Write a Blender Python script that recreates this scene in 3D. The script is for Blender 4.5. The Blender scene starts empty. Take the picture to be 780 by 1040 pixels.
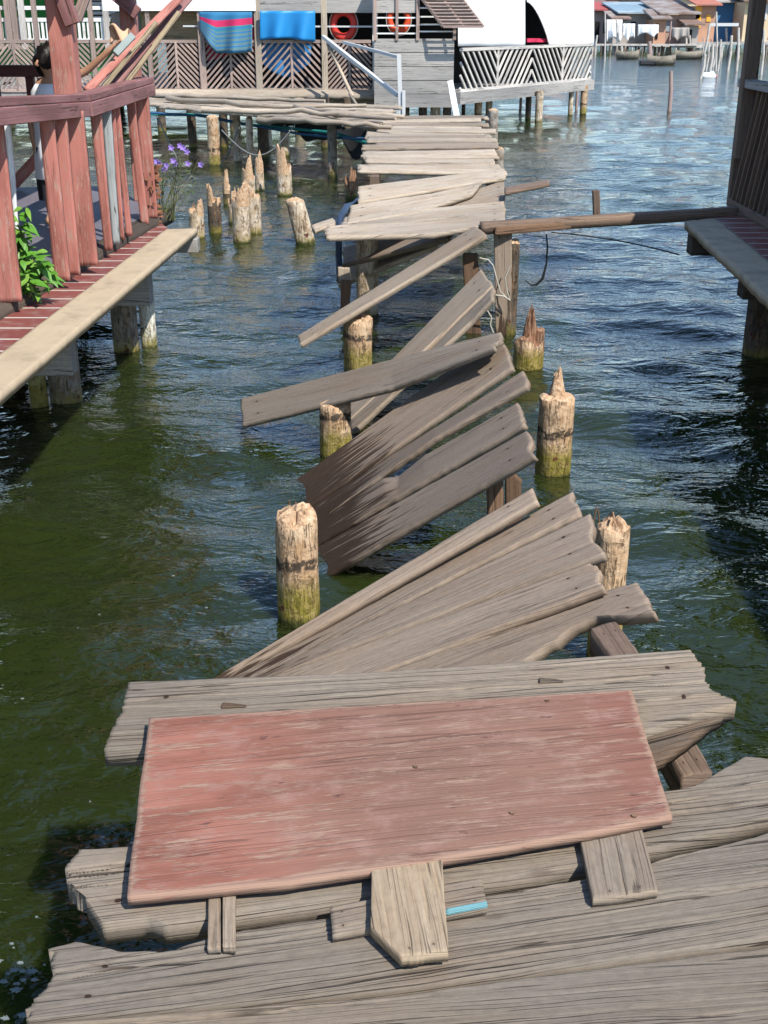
import bpy, bmesh, math, random
import numpy as np
from mathutils import Vector, Matrix, Euler

random.seed(7)
R = math.radians
DENOISE = True
SC = bpy.context.scene
COL = SC.collection
V = Vector

# ------------------------------------------------------------------ camera and measuring helpers
F, HC = 1200.0, 2.4
SP, CP = 5 / 13, 12 / 13          # pitch 22.62 degrees below the horizon


def ray(u, v):
    x, y = (u - 390) / F, (520 - v) / F
    return V((x, CP + y * SP, -SP + y * CP))


def G(u, v, z):                    # a point of the place at height z
    d = ray(u, v)
    return V((0, 0, HC)) + d * ((z - HC) / d.z)


def D(u, v, Y):                    # a point of the place at distance Y
    d = ray(u, v)
    return V((0, 0, HC)) + d * (Y / d.y)


def mpp(p):                        # metres per photo pixel at p
    return (p.y * CP + (HC - p.z) * SP) / F


# ------------------------------------------------------------------ noise
def h2(ix, iy, s):
    n = np.sin(ix * 127.1 + iy * 311.7 + s * 74.7) * 43758.5453
    return n - np.floor(n)


def vn(x, y, s=0):
    x = np.asarray(x, float); y = np.asarray(y, float)
    ix, iy = np.floor(x), np.floor(y)
    fx, fy = x - ix, y - iy
    fx = fx * fx * (3 - 2 * fx); fy = fy * fy * (3 - 2 * fy)
    a, b = h2(ix, iy, s), h2(ix + 1, iy, s)
    c, d = h2(ix, iy + 1, s), h2(ix + 1, iy + 1, s)
    return (a * (1 - fx) + b * fx) * (1 - fy) + (c * (1 - fx) + d * fx) * fy


def fbm(x, y, s=0, o=4):
    t, a, w = 0, .5, 0
    for i in range(o):
        t = t + a * vn(np.asarray(x) * 2 ** i, np.asarray(y) * 2 ** i, s + i * 3.1); w += a; a *= .5
    return t / w


# ------------------------------------------------------------------ materials
MATS = {}


class NT:
    def __init__(s, name):
        s.m = bpy.data.materials.new(name); s.m.use_nodes = True
        s.t = s.m.node_tree; s.n = s.t.nodes; s.l = s.t.links
        s.b = s.n['Principled BSDF']
        MATS[name] = s.m

    def add(s, typ, **k):
        n = s.n.new(typ)
        for a, b in k.items(): setattr(n, a, b)
        return n

    def put(s, sock, val):
        if isinstance(val, bpy.types.NodeSocket): s.l.new(val, sock)
        elif val is not None:
            if hasattr(sock.default_value, '__len__') and not hasattr(val, '__len__'): val = (val,) * 3
            if hasattr(sock.default_value, '__len__') and len(sock.default_value) == 4 and len(val) == 3: val = tuple(val) + (1,)
            sock.default_value = val

    def uv(s): return s.add('ShaderNodeTexCoord').outputs['UV']
    def obj(s): return s.add('ShaderNodeTexCoord').outputs['Object']
    def pos(s): return s.add('ShaderNodeNewGeometry').outputs['Position']

    def xyz(s, vec):
        n = s.add('ShaderNodeSeparateXYZ'); s.put(n.inputs[0], vec); return n.outputs

    def comb(s, x=0, y=0, z=0):
        n = s.add('ShaderNodeCombineXYZ')
        for i, q in enumerate((x, y, z)): s.put(n.inputs[i], q)
        return n.outputs[0]

    def math(s, op, a, b=None, clamp=False):
        n = s.add('ShaderNodeMath', operation=op, use_clamp=clamp)
        s.put(n.inputs[0], a)
        if b is not None: s.put(n.inputs[1], b)
        return n.outputs[0]

    def scale(s, vec, sc):
        n = s.add('ShaderNodeVectorMath', operation='MULTIPLY')
        s.put(n.inputs[0], vec); s.put(n.inputs[1], sc); return n.outputs[0]

    def noise(s, vec, scale=1, detail=4, rough=.55, dist=0):
        n = s.add('ShaderNodeTexNoise')
        s.put(n.inputs['Vector'], vec); s.put(n.inputs['Scale'], scale); s.put(n.inputs['Detail'], detail)
        s.put(n.inputs['Roughness'], rough); s.put(n.inputs['Distortion'], dist)
        return n.outputs['Fac']

    def ramp(s, fac, stops):
        n = s.add('ShaderNodeValToRGB'); s.put(n.inputs[0], fac)
        e = n.color_ramp.elements
        while len(e) < len(stops): e.new(.5)
        for i, (p, c) in enumerate(stops):
            if not hasattr(c, '__len__'): c = (c, c, c)
            e[i].position = p; e[i].color = tuple(c) + (1,)
        return n.outputs[0]

    def mix(s, fac, a, b, mode='MIX'):
        n = s.add('ShaderNodeMix', data_type='RGBA', blend_type=mode)
        s.put(n.inputs[0], fac); s.put(n.inputs[6], a); s.put(n.inputs[7], b)
        return n.outputs[2]

    def step(s, x, a, b):
        n = s.add('ShaderNodeMapRange', interpolation_type='SMOOTHSTEP')
        s.put(n.inputs[0], x); s.put(n.inputs[1], a); s.put(n.inputs[2], b)
        return n.outputs[0]

    def bump(s, h, strength=.4, dist=.004):
        n = s.add('ShaderNodeBump'); s.put(n.inputs['Height'], h)
        n.inputs['Strength'].default_value = strength; n.inputs['Distance'].default_value = dist
        return n.outputs[0]

    def out(s, col, rough=.8, normal=None, **k):
        s.put(s.b.inputs['Base Color'], col); s.put(s.b.inputs['Roughness'], rough)
        if normal is not None: s.put(s.b.inputs['Normal'], normal)
        for a, b in k.items(): s.put(s.b.inputs[a], b)
        return s.m


def wood(name, dark, mid, light, warm=None, gs=1.0, bump=.6, rough=.85, paint=None, wear=.45, wet=False, lines=.55, raw=None, fiss=.8, edgewear=False):
    t = NT(name)
    x, y, _ = t.xyz(t.uv())
    M_ = lambda a, b: t.math('MULTIPLY', a, b)
    w = t.noise(t.comb(M_(x, 1.7), M_(y, 4.0)), 1, 2)
    w2 = t.noise(t.comb(M_(x, 7), M_(y, 18)), 1, 2)
    yw = t.math('ADD', y, t.math('ADD', M_(t.math('SUBTRACT', w, .5), .026), M_(t.math('SUBTRACT', w2, .5), .005)))
    g1 = t.noise(t.comb(M_(x, .55), M_(yw, 70 * gs)), 1, 8, .75)
    g2 = t.noise(t.comb(M_(x, 1.1), M_(yw, 210 * gs)), 1, 5, .72)
    bl = t.noise(t.comb(M_(x, 1.6), M_(y, 6)), 1, 5, .6)
    sp = t.noise(t.comb(M_(x, 34), M_(y, 70)), 1, 6, .75)
    tone = t.noise(t.comb(M_(x, .25), M_(y, .5)), 1, 1)
    col = t.ramp(g1, [(.2, dark), (.42, mid), (.78, light)])
    if warm is not None:
        col = t.mix(t.step(bl, .4, .7), col, t.mix(.8, col, warm))
    col = t.mix(t.step(tone, .3, .7), t.scale(col, (.72, .715, .71)), t.scale(col, (1.18, 1.15, 1.1)))
    col = t.mix(1, col, t.ramp(sp, [(.25, .74), (.5, 1), (.75, 1.16)]), 'MULTIPLY')
    fine = t.ramp(g2, [(.3, 1 - lines), (.47, 1), (.8, 1.06)])
    col = t.mix(1, col, fine, 'MULTIPLY')

    def fissure(fx, fy, width, gx, gy, g0):
        c = t.noise(t.comb(M_(x, fx), M_(yw, fy * gs)), 1, 3, .45)
        ca = t.math('ABSOLUTE', t.math('SUBTRACT', c, .5))
        gate = t.step(t.noise(t.comb(M_(x, gx), M_(y, gy), 3.3), 1, 3), g0, g0 + .08)
        return M_(t.math('SUBTRACT', 1, t.step(ca, width * .25, width)), gate)
    f1 = fissure(.5, 22, .011, 2.0, 8, .42)

    def lines_(fr, wob, w0, w1, k):
        ph = t.math('ADD', M_(yw, fr * gs), M_(t.noise(t.comb(M_(x, .7), M_(y, 7), k), 1, 3, .5), wob))
        row = t.math('FLOOR', ph)
        gt = t.step(t.noise(t.comb(M_(x, 1.5), M_(row, 5.37), k + .7), 1, 3, .6), .49, .64)
        return M_(gt, t.math('SUBTRACT', 1, t.step(t.math('ABSOLUTE', t.math('SUBTRACT', t.math('FRACT', ph), .5)), w0, w1)))
    f2 = t.math('MAXIMUM', lines_(46, 4.5, .03, .1, 1.1), M_(lines_(118, 7.0, .05, .17, 4.2), .6))
    crack = t.math('MAXIMUM', f1, M_(f2, .85))
    col = t.mix(M_(crack, fiss), col, (.028, .021, .016))
    vo = t.add('ShaderNodeTexVoronoi'); t.put(vo.inputs['Vector'], t.comb(M_(x, 2.2), M_(y, 7))); vo.inputs['Scale'].default_value = 1
    kn = t.math('SUBTRACT', 1, t.step(vo.outputs['Distance'], .03, .085))
    col = t.mix(M_(kn, .6), col, (dark[0] * .6, dark[1] * .5, dark[2] * .45))
    st = t.add('ShaderNodeUVMap', uv_map='ST').outputs[0]
    sx, sy, _ = t.xyz(st)
    ex1 = M_(t.math('SUBTRACT', t.math('MINIMUM', sx, t.math('SUBTRACT', 1, sx)), .07), 1.25)
    ey1 = M_(t.math('SUBTRACT', t.math('MINIMUM', sy, t.math('SUBTRACT', 1, sy)), .27), .2)
    nd = t.math('SQRT', t.math('ADD', M_(ex1, ex1), M_(ey1, ey1)))
    stain = M_(t.math('SUBTRACT', 1, t.step(t.math('ADD', M_(t.math('ABSOLUTE', ey1), 2.5), M_(t.math('ABSOLUTE', ex1), .5)), .006, .03)), .4)
    col = t.mix(stain, col, (.07, .045, .032))
    col = t.mix(t.math('SUBTRACT', 1, t.step(nd, .0045, .0065)), col, (.03, .017, .012))
    hgt = t.math('ADD', M_(g1, .45), t.math('ADD', M_(g2, .35), M_(sp, .15)))
    hgt = t.math('SUBTRACT', hgt, M_(crack, .9))
    rg = rough; spec = .25
    if paint is not None:
        pn = t.noise(t.comb(M_(x, 5), M_(yw, 34)), 1, 8, .76)
        pn2 = t.noise(t.comb(M_(x, 18), M_(yw, 160)), 1, 4, .7)
        pm = t.math('ADD', M_(pn, .72), M_(pn2, .28))
        pc = t.mix(t.step(bl, .38, .6), tuple(q * .85 for q in paint), tuple(min(1, q * 1.22 + .015) for q in paint))
        if edgewear:
            fade = M_(t.step(t.math('ADD', sx, M_(t.math('SUBTRACT', bl, .5), .5)), .1, .5), .75)
            pc = t.mix(fade, pc, (.2, .122, .09))
            pc = t.mix(M_(t.step(t.math('ADD', sx, M_(t.math('SUBTRACT', pn, .5), .6)), .75, 1.0), .6), pc, (.225, .088, .064))
            de = t.math('MINIMUM', M_(t.math('MINIMUM', sx, t.math('SUBTRACT', 1, sx)), 1.1), M_(t.math('MINIMUM', M_(sy, .75), t.math('SUBTRACT', 1, sy)), .6))
            pm = t.math('ADD', pm, M_(t.math('SUBTRACT', 1, t.step(de, .0, .022)), .12))
        pc = t.mix(1, pc, t.ramp(g1, [(.25, .74), (.5, 1), (.8, 1.1)]), 'MULTIPLY')
        if edgewear:
            bs = t.noise(t.comb(M_(x, 9), M_(y, 15), 5.5), 1, 6, .7)
            pc = t.mix(M_(t.step(bs, .48, .7), .7), pc, (.31, .19, .155))
            pc = t.mix(M_(t.step(t.noise(t.comb(M_(x, 11), M_(y, 24), 9.1), 1, 3, .6), .66, .72), .7), pc, (.075, .034, .03))
        pc = t.mix(1, pc, t.ramp(g2, [(.3, .8), (.5, 1), (.8, 1.05)]), 'MULTIPLY')
        pc = t.mix(M_(f1, fiss), pc, (.03, .014, .012))
        worn = t.step(pm, 1 - wear - .03, 1 - wear + .03)
        rw = t.mix(1, raw, t.ramp(g2, [(.3, .6), (.55, 1), (.8, 1.1)]), 'MULTIPLY') if raw is not None else col
        col = t.mix(M_(worn, .85), pc, rw)
        hgt = t.math('SUBTRACT', hgt, M_(worn, .3))
    if wet:
        z = t.xyz(t.pos())[2]
        wn = t.noise(t.comb(M_(x, 3), M_(y, 40)), 1, 3)
        ws = t.math('SUBTRACT', 1, t.step(t.math('ADD', z, M_(t.math('SUBTRACT', wn, .5), .95)), *wet))
        col = t.mix(M_(ws, .88), col, (.03, .018, .013))
        rg = t.math('SUBTRACT', rough, M_(ws, .2))
        spec = M_(t.math('SUBTRACT', 1, M_(ws, .85)), .25)
    return t.out(col, rg, t.bump(hgt, bump, .006), **{'Specular IOR Level': spec})


def plain(name, col, rough=.7, var=.15, sc=6, bump=0, spec=.3, dirt=None, dsc=3, metal=0):
    t = NT(name)
    p = t.pos()
    n = t.noise(p, sc, 5)
    c = t.mix(n, tuple(q * (1 - var) for q in col), tuple(min(1, q * (1 + var)) for q in col))
    if dirt is not None:
        c = t.mix(t.step(t.noise(p, dsc, 6, .65), .45, .72), c, dirt)
    return t.out(c, rough, t.bump(n, bump, .01) if bump else None, **{'Specular IOR Level': spec, 'Metallic': metal})


wood('grey_wood', (.195, .162, .128), (.255, .215, .172), (.315, .272, .224), warm=(.255, .195, .142), gs=1.2, lines=.3, fiss=.6, bump=.5)
wood('grey_wood_rough', (.15, .128, .104), (.215, .184, .15), (.268, .236, .196), warm=(.24, .19, .14), gs=1.0, bump=.8, lines=.3, fiss=.85)
wood('brown_wood', (.2, .155, .12), (.265, .212, .168), (.325, .268, .216), warm=(.27, .2, .145), wet=(.06, .16), lines=.28, gs=1.6, fiss=.55, bump=.45)
wood('brown_wood_wet', (.2, .155, .12), (.265, .212, .168), (.325, .268, .216), warm=(.27, .2, .145), wet=(.17, .3), lines=.28, gs=1.6, fiss=.55, bump=.45)
wood('far_wood', (.27, .22, .17), (.4, .345, .28), (.5, .445, .375), warm=(.36, .285, .21), gs=1.3, lines=.35, fiss=.6)
wood('rot_wood', (.05, .042, .035), (.115, .096, .076), (.2, .165, .125), warm=(.2, .11, .06), gs=.8, bump=1.0, fiss=.9)
wood('joist_wood', (.07, .042, .028), (.15, .092, .06), (.22, .145, .095))
wood('pine_wood', (.2, .15, .1), (.29, .23, .165), (.36, .3, .225), warm=(.27, .18, .1), lines=.3, fiss=.6)
wood('red_board', (.2, .13, .1), (.3, .2, .15), (.42, .3, .22), paint=(.25, .1, .07), wear=.455, bump=.45, raw=(.32, .21, .155), fiss=.4, lines=.3, edgewear=True)
wood('red_paint', (.24, .15, .12), (.36, .23, .18), (.46, .32, .25), paint=(.35, .13, .102), wear=.45, bump=.3, rough=.65, fiss=.4, raw=(.4, .27, .22))
wood('maroon_paint', (.1, .05, .045), (.2, .12, .1), (.3, .2, .16), paint=(.22, .1, .095), wear=.43, bump=.35, rough=.65)
wood('dark_red_paint', (.05, .02, .02), (.08, .03, .03), (.12, .06, .05), paint=(.09, .026, .026), wear=.25, bump=.3, rough=.6)
wood('white_board', (.4, .4, .4), (.55, .55, .55), (.7, .7, .68), paint=(.75, .77, .77), wear=.3, bump=.3)
wood('grey_paint', (.2, .2, .2), (.28, .28, .27), (.36, .36, .35), paint=(.27, .29, .29), wear=.3, bump=.3)
wood('dark_wood', (.04, .032, .027), (.085, .067, .055), (.13, .105, .085))
wood('hut_wood', (.08, .055, .042), (.17, .12, .092), (.26, .195, .15))
wood('plank_edge', (.36, .28, .19), (.5, .41, .29), (.58, .5, .38), warm=(.47, .34, .21), lines=.2, bump=.25, fiss=.4)
wood('silver_wood', (.2, .195, .19), (.33, .32, .31), (.44, .43, .415))
wood('lattice_brown', (.2, .14, .12), (.34, .255, .225), (.46, .375, .335), lines=.3)
wood('lattice_pale', (.36, .34, .32), (.52, .5, .48), (.64, .62, .59), lines=.3)
wood('tan_ply', (.24, .19, .11), (.35, .28, .18), (.44, .36, .24), lines=.2)
wood('cyan_edge', (.1, .2, .22), (.13, .3, .34), (.18, .36, .4), lines=.4)


def pile_mat(name, tan, pale, ring=.27, algae=.11):
    t = NT(name)
    x, y, z = t.xyz(t.pos())
    n1 = t.noise(t.pos(), 9, 5, .6)
    n2 = t.noise(t.comb(t.math('MULTIPLY', x, 60), t.math('MULTIPLY', y, 60), t.math('MULTIPLY', z, 9)), 1, 4)
    col = t.mix(t.step(n1, .35, .65), tan, pale)
    col = t.mix(t.step(n2, .5, .75), col, (.26, .15, .07))
    cr = t.noise(t.comb(t.math('MULTIPLY', x, 34), t.math('MULTIPLY', y, 34), t.math('MULTIPLY', z, 3.5)), 1, 5, .65)
    crk = t.math('MULTIPLY', t.math('SUBTRACT', 1, t.step(t.math('ABSOLUTE', t.math('SUBTRACT', cr, .5)), .006, .022)), t.step(t.noise(t.pos(), 11, 3), .45, .55))
    col = t.mix(t.math('MULTIPLY', crk, .8), col, (.06, .035, .02))
    chip = t.step(t.noise(t.scale(t.pos(), (16, 16, 11)), 1, 6, .7), .56, .62)
    col = t.mix(t.math('MULTIPLY', chip, .55), col, (.21, .125, .07))
    zz = t.math('ADD', z, t.math('MULTIPLY', t.math('SUBTRACT', n1, .5), .2))
    gm = t.math('MULTIPLY', t.math('SUBTRACT', 1, t.step(zz, algae - .08, algae + .06)), t.math('ADD', .7, t.math('MULTIPLY', t.step(t.noise(t.pos(), 26, 5, .7), .38, .6), .3)))
    col = t.mix(gm, col, t.mix(t.noise(t.pos(), 17, 3), (.3, .25, .045), (.14, .125, .022)))
    n3 = t.noise(t.pos(), 30, 4, .7)
    rd = t.math('ABSOLUTE', t.math('SUBTRACT', t.math('ADD', z, t.math('MULTIPLY', t.math('SUBTRACT', n1, .5), .1)), ring))
    rm = t.math('MULTIPLY', t.math('SUBTRACT', 1, t.step(rd, .018, .036)), t.step(n3, .4, .5))
    col = t.mix(t.math('MULTIPLY', rm, .9), col, (.028, .024, .02))
    blot = t.math('MULTIPLY', t.step(t.noise(t.pos(), 14, 3), .62, .68), t.math('SUBTRACT', 1, t.step(z, .15, .3)))
    col = t.mix(blot, col, (.1, .03, .018))
    col = t.mix(t.math('SUBTRACT', 1, t.step(t.math('ADD', z, t.math('MULTIPLY', t.math('SUBTRACT', n3, .5), .05)), .0, .05)), col, (.05, .055, .012))
    rg = t.math('ADD', .45, t.math('MULTIPLY', t.step(z, .05, .25), .4))
    return t.out(col, rg, t.bump(t.math('SUBTRACT', t.math('ADD', n2, n3), t.math('ADD', t.math('MULTIPLY', crk, .8), t.math('MULTIPLY', chip, .5))), .9, .012), **{'Specular IOR Level': .3})


pile_mat('pile_tan', (.42, .27, .155), (.56, .41, .27), algae=.18)
pile_mat('pile_pale', (.4, .31, .21), (.62, .54, .43), ring=-1, algae=.06)
pile_mat('pile_grey', (.2, .18, .15), (.32, .29, .25), ring=-1, algae=.1)
pile_mat('pile_dark', (.06, .048, .036), (.11, .09, .07), ring=-1, algae=.08)
pile_mat('pipe_white', (.62, .62, .54), (.7, .7, .62), ring=-1, algae=.13)
pile_mat('pipe_green', (.33, .33, .14), (.4, .4, .2), ring=-1, algae=.2)
t = NT('broken_wood')
n = t.noise(t.pos(), 40, 5, .7)
t.out(t.ramp(n, [(.3, (.13, .06, .03)), (.46, (.45, .29, .17)), (.66, (.62, .47, .32))]), .9, t.bump(n, 1, .012))
t = NT('bark_spike')
n = t.noise(t.scale(t.pos(), (60, 60, 12)), 1, 5, .7)
t.out(t.ramp(n, [(.3, (.07, .03, .016)), (.5, (.24, .12, .065)), (.7, (.4, .28, .2))]), .9, t.bump(n, 1, .012))

plain('concrete_grey', (.3, .29, .27), .85, .2, 5, .3, dirt=(.16, .14, .12))
plain('cement', (.43, .345, .235), .85, .2, 12, .4, dirt=(.3, .24, .165), dsc=6)
plain('floor_grey', (.14, .13, .155), .6, .2, 2, .2, dirt=(.14, .12, .14))
plain('white_tarp', (.82, .83, .84), .6, .04, 1.5)
plain('white_paint', (.74, .75, .74), .6, .08, 3, dirt=(.5, .48, .44))
plain('pale_metal', (.52, .53, .53), .5, .1, 5)
plain('blue_tarp', (.02, .22, .52), .45, .15, 3)
plain('blue_sheet', (.03, .2, .5), .5, .25, 4)
plain('pink_cloth', (.5, .03, .08), .8, .3, 5)
plain('life_red', (.5, .035, .025), .45, .1, 8)
plain('life_orange', (.6, .08, .03), .5, .1, 8)
plain('int_shade', (.012, .011, .01), .9, .3, 3)  # near-black puts the shade of unlit rooms and openings into the colour
plain('green_wall', (.02, .2, .03), .6, .3, 1.2)
plain('roof_rust', (.2, .13, .1), .8, .3, 1, dirt=(.34, .3, .28), dsc=.5)
plain('roof_dark', (.07, .06, .055), .85, .3, 1.2)
plain('roof_red', (.38, .08, .075), .8, .3, .9, dirt=(.25, .12, .1), dsc=.8)
plain('roof_blue', (.2, .29, .35), .7, .2, .5, dirt=(.4, .45, .48), dsc=.3)
plain('roof_orange', (.42, .15, .1), .8, .3, .9, dirt=(.25, .15, .12), dsc=.8)
plain('wall_pink', (.42, .29, .25), .8, .25, .9, dirt=(.3, .23, .19), dsc=.7)
plain('wall_tan', (.58, .46, .3), .8, .15, .6)
plain('wall_yellow', (.72, .36, .05), .75, .1, .8)
plain('wall_blue', (.03, .13, .3), .6, .2, .6)
plain('wall_grey', (.36, .33, .3), .8, .2, .6, dirt=(.24, .2, .17), dsc=.8)
plain('wall_orange', (.46, .26, .17), .8, .25, .9, dirt=(.3, .2, .15), dsc=.7)
plain('boat_grey', (.22, .195, .155), .8, .3, 3, dirt=(.09, .08, .065), dsc=2.5)
plain('boat_dark', (.03, .03, .035), .5, .2, 2)
plain('white_plastic', (.75, .77, .78), .4, .06, 4)
plain('pole_pale', (.5, .47, .43), .8, .15, 4, dirt=(.3, .26, .22))
plain('pole_brown', (.3, .22, .2), .85, .25, 5)
plain('rope_white', (.42, .4, .35), .9, .15, 20)
plain('rope_teal', (.02, .2, .2), .7, .3, 8)
plain('rope_blue', (.03, .1, .22), .7, .3, 8)
plain('rope_grey', (.16, .17, .17), .8, .3, 8)
plain('black_rubber', (.015, .016, .018), .6, .3, 9)
plain('hose_blue', (.03, .05, .09), .45, .3, 9)
plain('net_black', (.02, .022, .024), .9, .4, 14)
plain('skin', (.4, .215, .135), .55, .1, 10)
plain('hair', (.008, .006, .006), .5, .3, 30)
plain('shorts', (.02, .02, .025), .8, .2, 10)
plain('shirt', (.75, .77, .82), .8, .05, 10)
plain('peach', (.62, .4, .26), .8, .2, 12)
plain('teal_grey', (.25, .3, .29), .7, .2, 8)
plain('leaf', (.075, .21, .02), .45, .45, 14, spec=.4)
plain('leaf_pale', (.13, .26, .035), .5, .4, 20)
plain('leaf_dull', (.07, .11, .03), .6, .4, 14)
plain('leaf_dry', (.2, .09, .05), .9, .4, 25)
plain('stem', (.09, .1, .04), .8, .3, 10)
plain('flower', (.3, .2, .62), .6, .2, 20)
plain('hill_green', (.03, .055, .025), .95, .3, .05)

t = NT('tile_red')
x, y, _ = t.xyz(t.uv())
fx = t.math('FRACT', t.math('DIVIDE', x, .24))
line = t.math('LESS_THAN', fx, .1)
idn = t.noise(t.comb(t.math('MULTIPLY', t.math('FLOOR', t.math('DIVIDE', x, .24)), 7.3), 0, 0), 1, 0)
n = t.noise(t.pos(), 12, 5)
c = t.mix(idn, (.13, .035, .03), (.27, .085, .07))
c = t.mix(t.step(n, .45, .75), c, (.25, .14, .12))
t.out(t.mix(line, c, (.5, .46, .4)), .5, t.bump(line, .3, .004), **{'Specular IOR Level': .3})

t = NT('towel_stripes')
x, y, _ = t.xyz(t.uv())
w = t.math('ADD', y, t.math('MULTIPLY', x, .1))
r = t.ramp(w, [(0, (.02, .15, .3)), (.22, (.02, .15, .3)), (.24, (.5, .02, .1)), (.38, (.5, .02, .1)), (.4, (.04, .2, .25)), (.52, (.1, .2, .23))])
t.n[r.node.name].color_ramp.interpolation = 'CONSTANT'
s2 = t.math('LESS_THAN', t.math('FRACT', t.math('MULTIPLY', w, 9)), .35)
t.out(t.mix(t.math('MULTIPLY', s2, t.math('GREATER_THAN', w, .42)), r, (.02, .16, .36)), .85)

t = NT('corrugated')
x, y, _ = t.xyz(t.uv())
wv = t.math('SINE', t.math('MULTIPLY', x, 82))
n = t.noise(t.pos(), .8, 6, .65)
t.out(t.ramp(n, [(.3, (.22, .1, .06)), (.48, (.33, .26, .22)), (.65, (.46, .44, .42))]), .7, t.bump(wv, .8, .03))
t = NT('corrugated_blue')
x, y, _ = t.xyz(t.uv())
wv = t.math('SINE', t.math('MULTIPLY', x, 30))
n = t.noise(t.pos(), .5, 4)
t.out(t.mix(n, (.02, .1, .25), (.05, .2, .4)), .6, t.bump(wv, .8, .05))

# water
t = NT('water_surface')
p = t.pos()
n1 = t.noise(t.scale(p, (2.6, 4.6, 1)), 1, 4, .55, .5)
n2 = t.noise(t.scale(p, (8, 15, 1)), 1, 3, .55, .4)
h = t.math('ADD', t.math('MULTIPLY', n1, .06), t.math('MULTIPLY', n2, .016))
murk = t.noise(p, .5, 3)
bm_ = t.add('ShaderNodeBump'); t.put(bm_.inputs['Height'], h); bm_.inputs['Strength'].default_value = 1; bm_.inputs['Distance'].default_value = .7
t.out(t.mix(murk, (.013, .0215, .0045), (.021, .031, .007)), .03, bm_.outputs[0], **{'IOR': 1.333, 'Specular IOR Level': 1.0, 'Subsurface Weight': 1.0, 'Subsurface Radius': (.35, .5, .2), 'Subsurface Scale': 1.0})


# ------------------------------------------------------------------ object helpers
WL = {}                            # world origin of every object made here


def tag(o, label=None, cat=None, group=None, kind=None):
    if label: o['label'] = label
    if cat: o['category'] = cat
    if group: o['group'] = group
    if kind: o['kind'] = kind
    return o


def empty(name, loc, label, cat, group=None):
    o = bpy.data.objects.new(name, None); COL.objects.link(o)
    o.location = loc; o.empty_display_size = .2
    o.name = name
    WL[o] = V(loc)
    return tag(o, label, cat, group)


def link(me, name, mats, parent=None, origin=(0, 0, 0), rot=None):
    o = bpy.data.objects.new(name, me); COL.objects.link(o)
    for m in (mats if isinstance(mats, (list, tuple)) else [mats]): me.materials.append(MATS[m])
    WL[o] = V(origin)
    if rot is not None: o.rotation_euler = rot
    o.location = origin
    if parent is not None:
        o.parent = parent
        W0 = Matrix.Translation(V(origin)) @ (rot.to_matrix().to_4x4() if rot is not None else Matrix.Identity(4))
        PW = Matrix.Translation(WL[parent]) @ parent.rotation_euler.to_matrix().to_4x4()
        o.matrix_basis = PW.inverted() @ W0
    return o


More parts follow.
